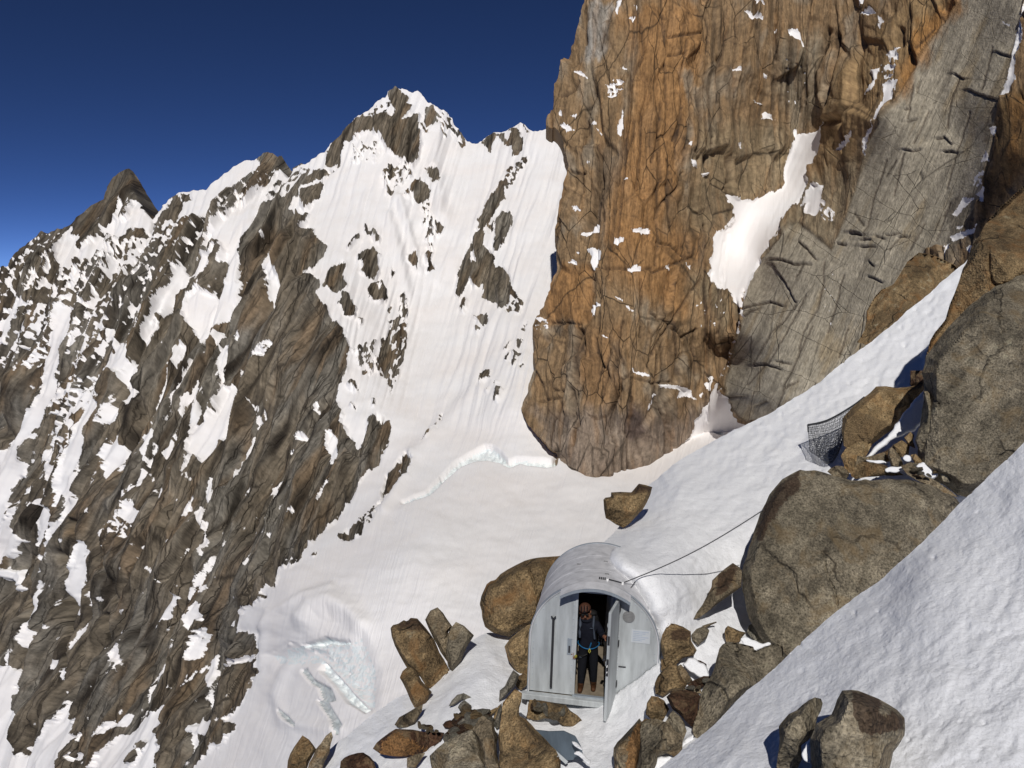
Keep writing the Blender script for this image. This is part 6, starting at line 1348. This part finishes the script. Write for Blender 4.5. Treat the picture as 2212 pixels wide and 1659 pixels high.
# steel walkway plate below the door
def plate_from(name, outline, dists, thick, mat):
    P3 = [Vector(world_at(p[0], p[1], d)) for p, d in zip(outline, dists)]
    nrm = (P3[1] - P3[0]).cross(P3[2] - P3[0]).normalized()
    if nrm.z < 0: nrm = -nrm
    c_ = sum(P3, Vector()) / len(P3)
    P3 = [p - nrm * (p - c_).dot(nrm) for p in P3]; n_ = len(P3)
    V_ = [p - c_ for p in P3] + [p - c_ - nrm * thick for p in P3]
    F_ = [tuple(range(n_)), tuple(range(2 * n_ - 1, n_ - 1, -1))] + [(i_, i_ + n_, (i_ + 1) % n_ + n_, (i_ + 1) % n_) for i_ in range(n_)]
    o = link_mesh(name, V_, F_, mat); o.location = c_
    return o, nrm, P3
wk = ZO((1132,1549),(1165,1553),(1196,1552),(1236,1582),(1266,1624),(1305,1690),(1262,1690))
walk, nrm, P3 = plate_from("steel_walkway", wk, (12.15,12.2,12.25,11.9,11.5,10.9,10.9), .03, M_PLATE)
tag(walk, "tilted blue grey steel walkway plate lying below the hut door", "walkway")
fl = [P3[0] - walk.location, P3[6] - walk.location]; sd_ = (fl[1] - fl[0]).cross(nrm).normalized() * .05
V_ = [fl[0], fl[1], fl[1] + sd_, fl[0] + sd_]; V_ = [p + nrm * .005 for p in V_] + [p + nrm * .05 for p in V_]
link_mesh("edge_flange", [tuple(p) for p in V_], BOX_F, M_FRONT, walk)
for q_, s_ in ((Z4((545,890),(600,905),(650,950),(690,1010),(640,990),(590,960)), 71), (Z4((560,1040),(620,1000),(700,1060),(765,1110),(750,1160),(700,1130),(640,1075)), 72)):
    boulder("snow_patch", None, None, q_, 'snow', 1.2, 3, dist=11.22 + .12 * (s_ == 71), seed=s_)["kind"] = 'stuff'
# ------------------------------------------------------------------ the person in the doorway
def cloth(name, colr, r_=.85, var=.25):
    m, t, b = new_mat(name); tc = N(t, "ShaderNodeTexCoord").outputs["Object"]
    n1 = noise(t, tc, 9, 4, .6); t.links.new(mixc(t, 1.0, colr, ramp(t, n1, [(.3, 1 - var), (.7, 1 + var)]), 'MULTIPLY'), b.inputs["Base Color"])
    b.inputs["Roughness"].default_value = r_; b.inputs["Specular IOR Level"].default_value = 0.15; t.links.new(bump(t, n1, .4, .03), b.inputs["Normal"]); return m
M_JACKET = cloth("navy_jacket", (0.008, 0.009, 0.015)); M_TROUS = cloth("black_trousers", (0.006, 0.0065, 0.009)); M_SKIN = cloth("skin", (0.21, 0.095, 0.055), .55, .1)
M_BOOT = cloth("brown_boots", (0.06, 0.026, 0.012), .5, .5); M_HELM = cloth("orange_helmet", (0.075, 0.034, 0.022), .4, .3); M_BLACK = cloth("black_band", (0.01, 0.01, 0.01), .5)
M_BLUE = cloth("blue_webbing", (0.015, 0.10, 0.22), .6); M_YEL = cloth("yellow_glove", (0.30, 0.27, 0.05), .6); M_GREYS = cloth("grey_webbing", (0.05, 0.06, 0.08), .7); M_HAIR = cloth("dark_hair", (0.02, 0.014, 0.01), .7)
def skin_mesh(verts, edges, radii, sub=2):
    me = bpy.data.meshes.new("tmp"); me.from_pydata(verts, edges, []); o = bpy.data.objects.new("tmp", me); COL.objects.link(o)
    sk = o.modifiers.new("skin", 'SKIN'); lay = me.skin_vertices[0].data if me.skin_vertices else None
    if lay is None:
        bpy.context.view_layer.objects.active = o; o.select_set(True)
        bm_ = __import__('bmesh').new(); bm_.from_mesh(me); bm_.verts.layers.skin.verify(); bm_.to_mesh(me); bm_.free(); lay = me.skin_vertices[0].data
    for i_, r_ in enumerate(radii): lay[i_].radius = (r_, r_) if isinstance(r_, (int, float)) else r_
    lay[0].use_root = True; sk.use_smooth_shade = True; sk.branch_smoothing = .3
    ss = o.modifiers.new("sub", 'SUBSURF'); ss.levels = sub; ss.render_levels = sub
    dg = bpy.context.evaluated_depsgraph_get(); ev = o.evaluated_get(dg); m2 = bpy.data.meshes.new_from_object(ev)
    bpy.data.objects.remove(o); bpy.data.meshes.remove(me); return m2
person = empty("person", parent=None)
person.matrix_world = MH @ Matrix.Translation((-.09, .16, .013))
tag(person, "climber in dark jacket and dark orange helmet standing in the open hut door", "person")
# person space: x right of picture, y away, z up
J = {'pelvis': (0, .06, .80), 'spine': (-.01, .03, .98), 'chest': (-.02, -.01, 1.13), 'neck': (-.045, -.05, 1.285), 'head0': (-.06, -.07, 1.35), 'head1': (-.075, -.095, 1.47),
     'hipL': (-.085, .06, .77), 'kneeL': (-.09, -.01, .43), 'ankL': (-.10, .00, .10), 'heelL': (-.10, .03, .05), 'toeL': (-.105, -.15, .035),
     'hipR': (.085, .07, .77), 'kneeR': (.10, .05, .43), 'ankR': (.11, .10, .10), 'heelR': (.11, .13, .05), 'toeR': (.115, -.05, .035),
     'shL': (-.175, .0, 1.19), 'elL': (-.235, .04, .95), 'wrL': (-.215, -.10, .76), 'haL': (-.205, -.15, .70),
     'shR': (.135, .0, 1.19), 'elR': (.225, .02, .985), 'wrR': (.26, -.14, 1.05), 'haR': (.285, -.20, 1.075)}
Rr = {'pelvis': (.155, .115), 'spine': (.145, .115), 'chest': (.165, .12), 'neck': (.058, .058), 'head0': (.072, .08), 'head1': (.082, .095), 'hipL': .105, 'kneeL': .075, 'ankL': .058, 'heelL': .052, 'toeL': .042, 'hipR': .105, 'kneeR': .075, 'ankR': .058, 'heelR': .052, 'toeR': .042,
      'shL': .075, 'elL': .058, 'wrL': .034, 'haL': (.036, .02), 'shR': .075, 'elR': .058, 'wrR': .034, 'haR': (.036, .02)}
names = list(J); E_ = [('pelvis','spine'),('spine','chest'),('chest','neck'),('neck','head0'),('head0','head1'),('pelvis','hipL'),('hipL','kneeL'),('kneeL','ankL'),('ankL','heelL'),('heelL','toeL'),('pelvis','hipR'),('hipR','kneeR'),('kneeR','ankR'),('ankR','heelR'),('heelR','toeR'),
      ('chest','shL'),('shL','elL'),('elL','wrL'),('wrL','haL'),('chest','shR'),('shR','elR'),('elR','wrR'),('wrR','haR')]
bv = [J[k] for k in names]; br = [Rr[k] for k in names]; be = [(names.index(a_), names.index(b_)) for a_, b_ in E_]
# fingers: short chains rooted in each palm
def fingers(hand, fwd, lat, curl):
    base = Vector(J[hand]); f_ = Vector(fwd).normalized(); l_ = Vector(lat).normalized(); c_ = Vector(curl).normalized(); hi_ = names.index(hand)
    for k, (off, ln) in enumerate(((-.027, .062), (-.009, .072), (.009, .068), (.027, .055))):
        p0 = base + f_ * .03 + l_ * off; p1 = p0 + (f_ * .8 + c_ * .35) * ln * .5; p2 = p1 + (f_ * .3 + c_ * .9) * ln * .45
        i0 = len(bv)
        for p, r_ in ((p0, .0095), (p1, .0088), (p2, .0078)): bv.append(tuple(p)); br.append(r_)
        be.extend([(hi_, i0), (i0, i0 + 1), (i0 + 1, i0 + 2)])
    p0 = base - f_ * .012 + l_ * -.036; p1 = p0 + (l_ * -.5 + f_ * .6 + c_ * .3).normalized() * .035; i0 = len(bv)
    for p, r_ in ((p0, .011), (p1, .0095)): bv.append(tuple(p)); br.append(r_)
    be.extend([(hi_, i0), (i0, i0 + 1)])
fingers('haL', (.1, -.45, -.9), (1, 0, 0), (.0, -.8, .3)); fingers('haR', (.6, -.7, .25), (0, .3, 1), (-.2, -.6, -.7))
bm_ = skin_mesh(bv, be, br)
body = bpy.data.objects.new("body", bm_); COL.objects.link(body); body.parent = person
for m_ in (M_JACKET, M_TROUS, M_SKIN, M_BOOT): bm_.materials.append(m_)
for p in bm_.polygons:
    c_ = p.center
    if c_.z > 1.30 and abs(c_.x + .06) < .13: k = 2
    elif c_.z < .135: k = 3
    elif c_.z < .80 and abs(c_.x) < .19: k = 1
    elif (c_ - Vector(J['haL'])).length < .085 or (c_ - Vector(J['haR'])).length < .085: k = 2
    else: k = 0
    p.material_index = k; p.use_smooth = True
def blob(name, ctr, rad, mat, parent=person, rot=(0, 0, 0), cut=None, seg=20):
    import bmesh
    b_ = bmesh.new(); bmesh.ops.create_uvsphere(b_, u_segments=seg, v_segments=seg // 2 + 2, radius=1)
    if cut is not None: bmesh.ops.delete(b_, geom=[w for w in b_.verts if w.co.z < cut], context='VERTS')
    me = bpy.data.meshes.new(name); b_.to_mesh(me); b_.free(); o = bpy.data.objects.new(name, me); COL.objects.link(o); me.materials.append(mat)
    o.parent = parent; o.location = ctr; o.scale = rad; o.rotation_euler = rot
    for p in me.polygons: p.use_smooth = True
    if cut is not None: s_ = o.modifiers.new("t", 'SOLIDIFY'); s_.thickness = .06
    return o
hd = Vector((-.073, -.092, 1.445)); tilt_h = (math.radians(14), math.radians(-9), 0)
helmet = blob("helmet", hd + Vector((-.004, -.0, .035)), (.100, .114, .09), M_HELM, rot=tilt_h, cut=-.12)
for k in range(3): blob("helmet_stripe", (-.45 + .45 * k, -.25, .62 - .12 * abs(k - 1)), (.13, .85, .36), M_BLACK, helmet, (0, 0, 0))
blob("headlamp", (0, -.96, .15), (.22, .16, .22), M_BLACK, helmet)
def at_head(x, y, z):
    return hd + Matrix.Rotation(tilt_h[1], 3, 'Y') @ (Matrix.Rotation(tilt_h[0], 3, 'X') @ Vector((x, y, z)))
gl = empty("sunglasses", parent=person); gl.location = at_head(0, -.093, -.012); gl.rotation_euler = tilt_h
blob("lens", (-.034, 0, 0), (.031, .016, .021), M_BLACK, gl); blob("lens", (.034, 0, 0), (.031, .016, .021), M_BLACK, gl); blob("bridge", (0, -.004, .006), (.014, .008, .006), M_BLACK, gl)
blob("nose", at_head(0, -.108, -.04), (.014, .02, .024), M_SKIN, rot=tilt_h); blob("mouth", at_head(0, -.092, -.078), (.026, .01, .007), M_HAIR, rot=tilt_h)
blob("ear", at_head(-.085, 0, -.03), (.012, .022, .03), M_SKIN); blob("ear", at_head(.085, 0, -.03), (.012, .022, .03), M_SKIN)
blob("hair", at_head(0, .03, -.01), (.088, .085, .09), M_HAIR)
blob("collar", (-.048, -.045, 1.272), (.095, .088, .045), M_JACKET)
def ptube(name, pts, r_, mat, parent=person):
    o = tube(name, [Vector(p) for p in pts], r_, mat, 8); o.parent = parent; return o
strap = ptube("pack_strap", [(.07, .06, 1.285), (.072, -.05, 1.27), (.075, -.115, 1.2), (.085, -.13, 1.1), (.10, -.10, .98)], .018, M_GREYS)
ptube("pack_strap", [(-.15, .06, 1.275), (-.145, -.05, 1.26), (-.14, -.11, 1.19), (-.145, -.13, 1.1), (-.14, -.10, .98)], .018, M_GREYS)
blob("backpack", (-.01, .19, 1.1), (.17, .11, .26), M_BLACK); blob("pack_lid", (.0, .17, 1.30), (.12, .08, .06), M_BLACK)
bel = [(.178 * math.cos(a_), .06 - .142 * math.sin(a_), .80 + .02 * math.cos(2 * a_)) for a_ in np.linspace(-.5, math.pi + .5, 22)]
harness = empty("harness", parent=person); ptube("waist_belt", bel, .009, M_BLUE, harness)
ptube("tie_in_loop", [(.02, -.085, .79), (.035, -.10, .84), (.05, -.10, .9)], .012, M_BLUE, harness); ptube("carabiner", [(.03, -.10, .80), (.045, -.11, .76), (.03, -.11, .72), (.012, -.11, .76), (.03, -.10, .80)], .008, M_YEL, harness)
ptube("leg_loop", [(-.19, .03, .66), (-.15, -.06, .64), (-.08, -.085, .645), (-.01, -.06, .68)], .013, M_BLACK, harness)
blob("chest_badge", (.045, -.128, 1.165), (.03, .008, .008), M_GREYS); blob("knee_badge", (-.12, -.075, .62), (.028, .012, .008), M_GREYS)
glove = blob("glove", (-.19, -.185, .675), (.026, .022, .05), M_YEL, parent=None, rot=(.5, .3, 0)); glove.matrix_world = person.matrix_world @ glove.matrix_basis
tag(glove, "yellow glove held in the climber's lower hand", "glove")
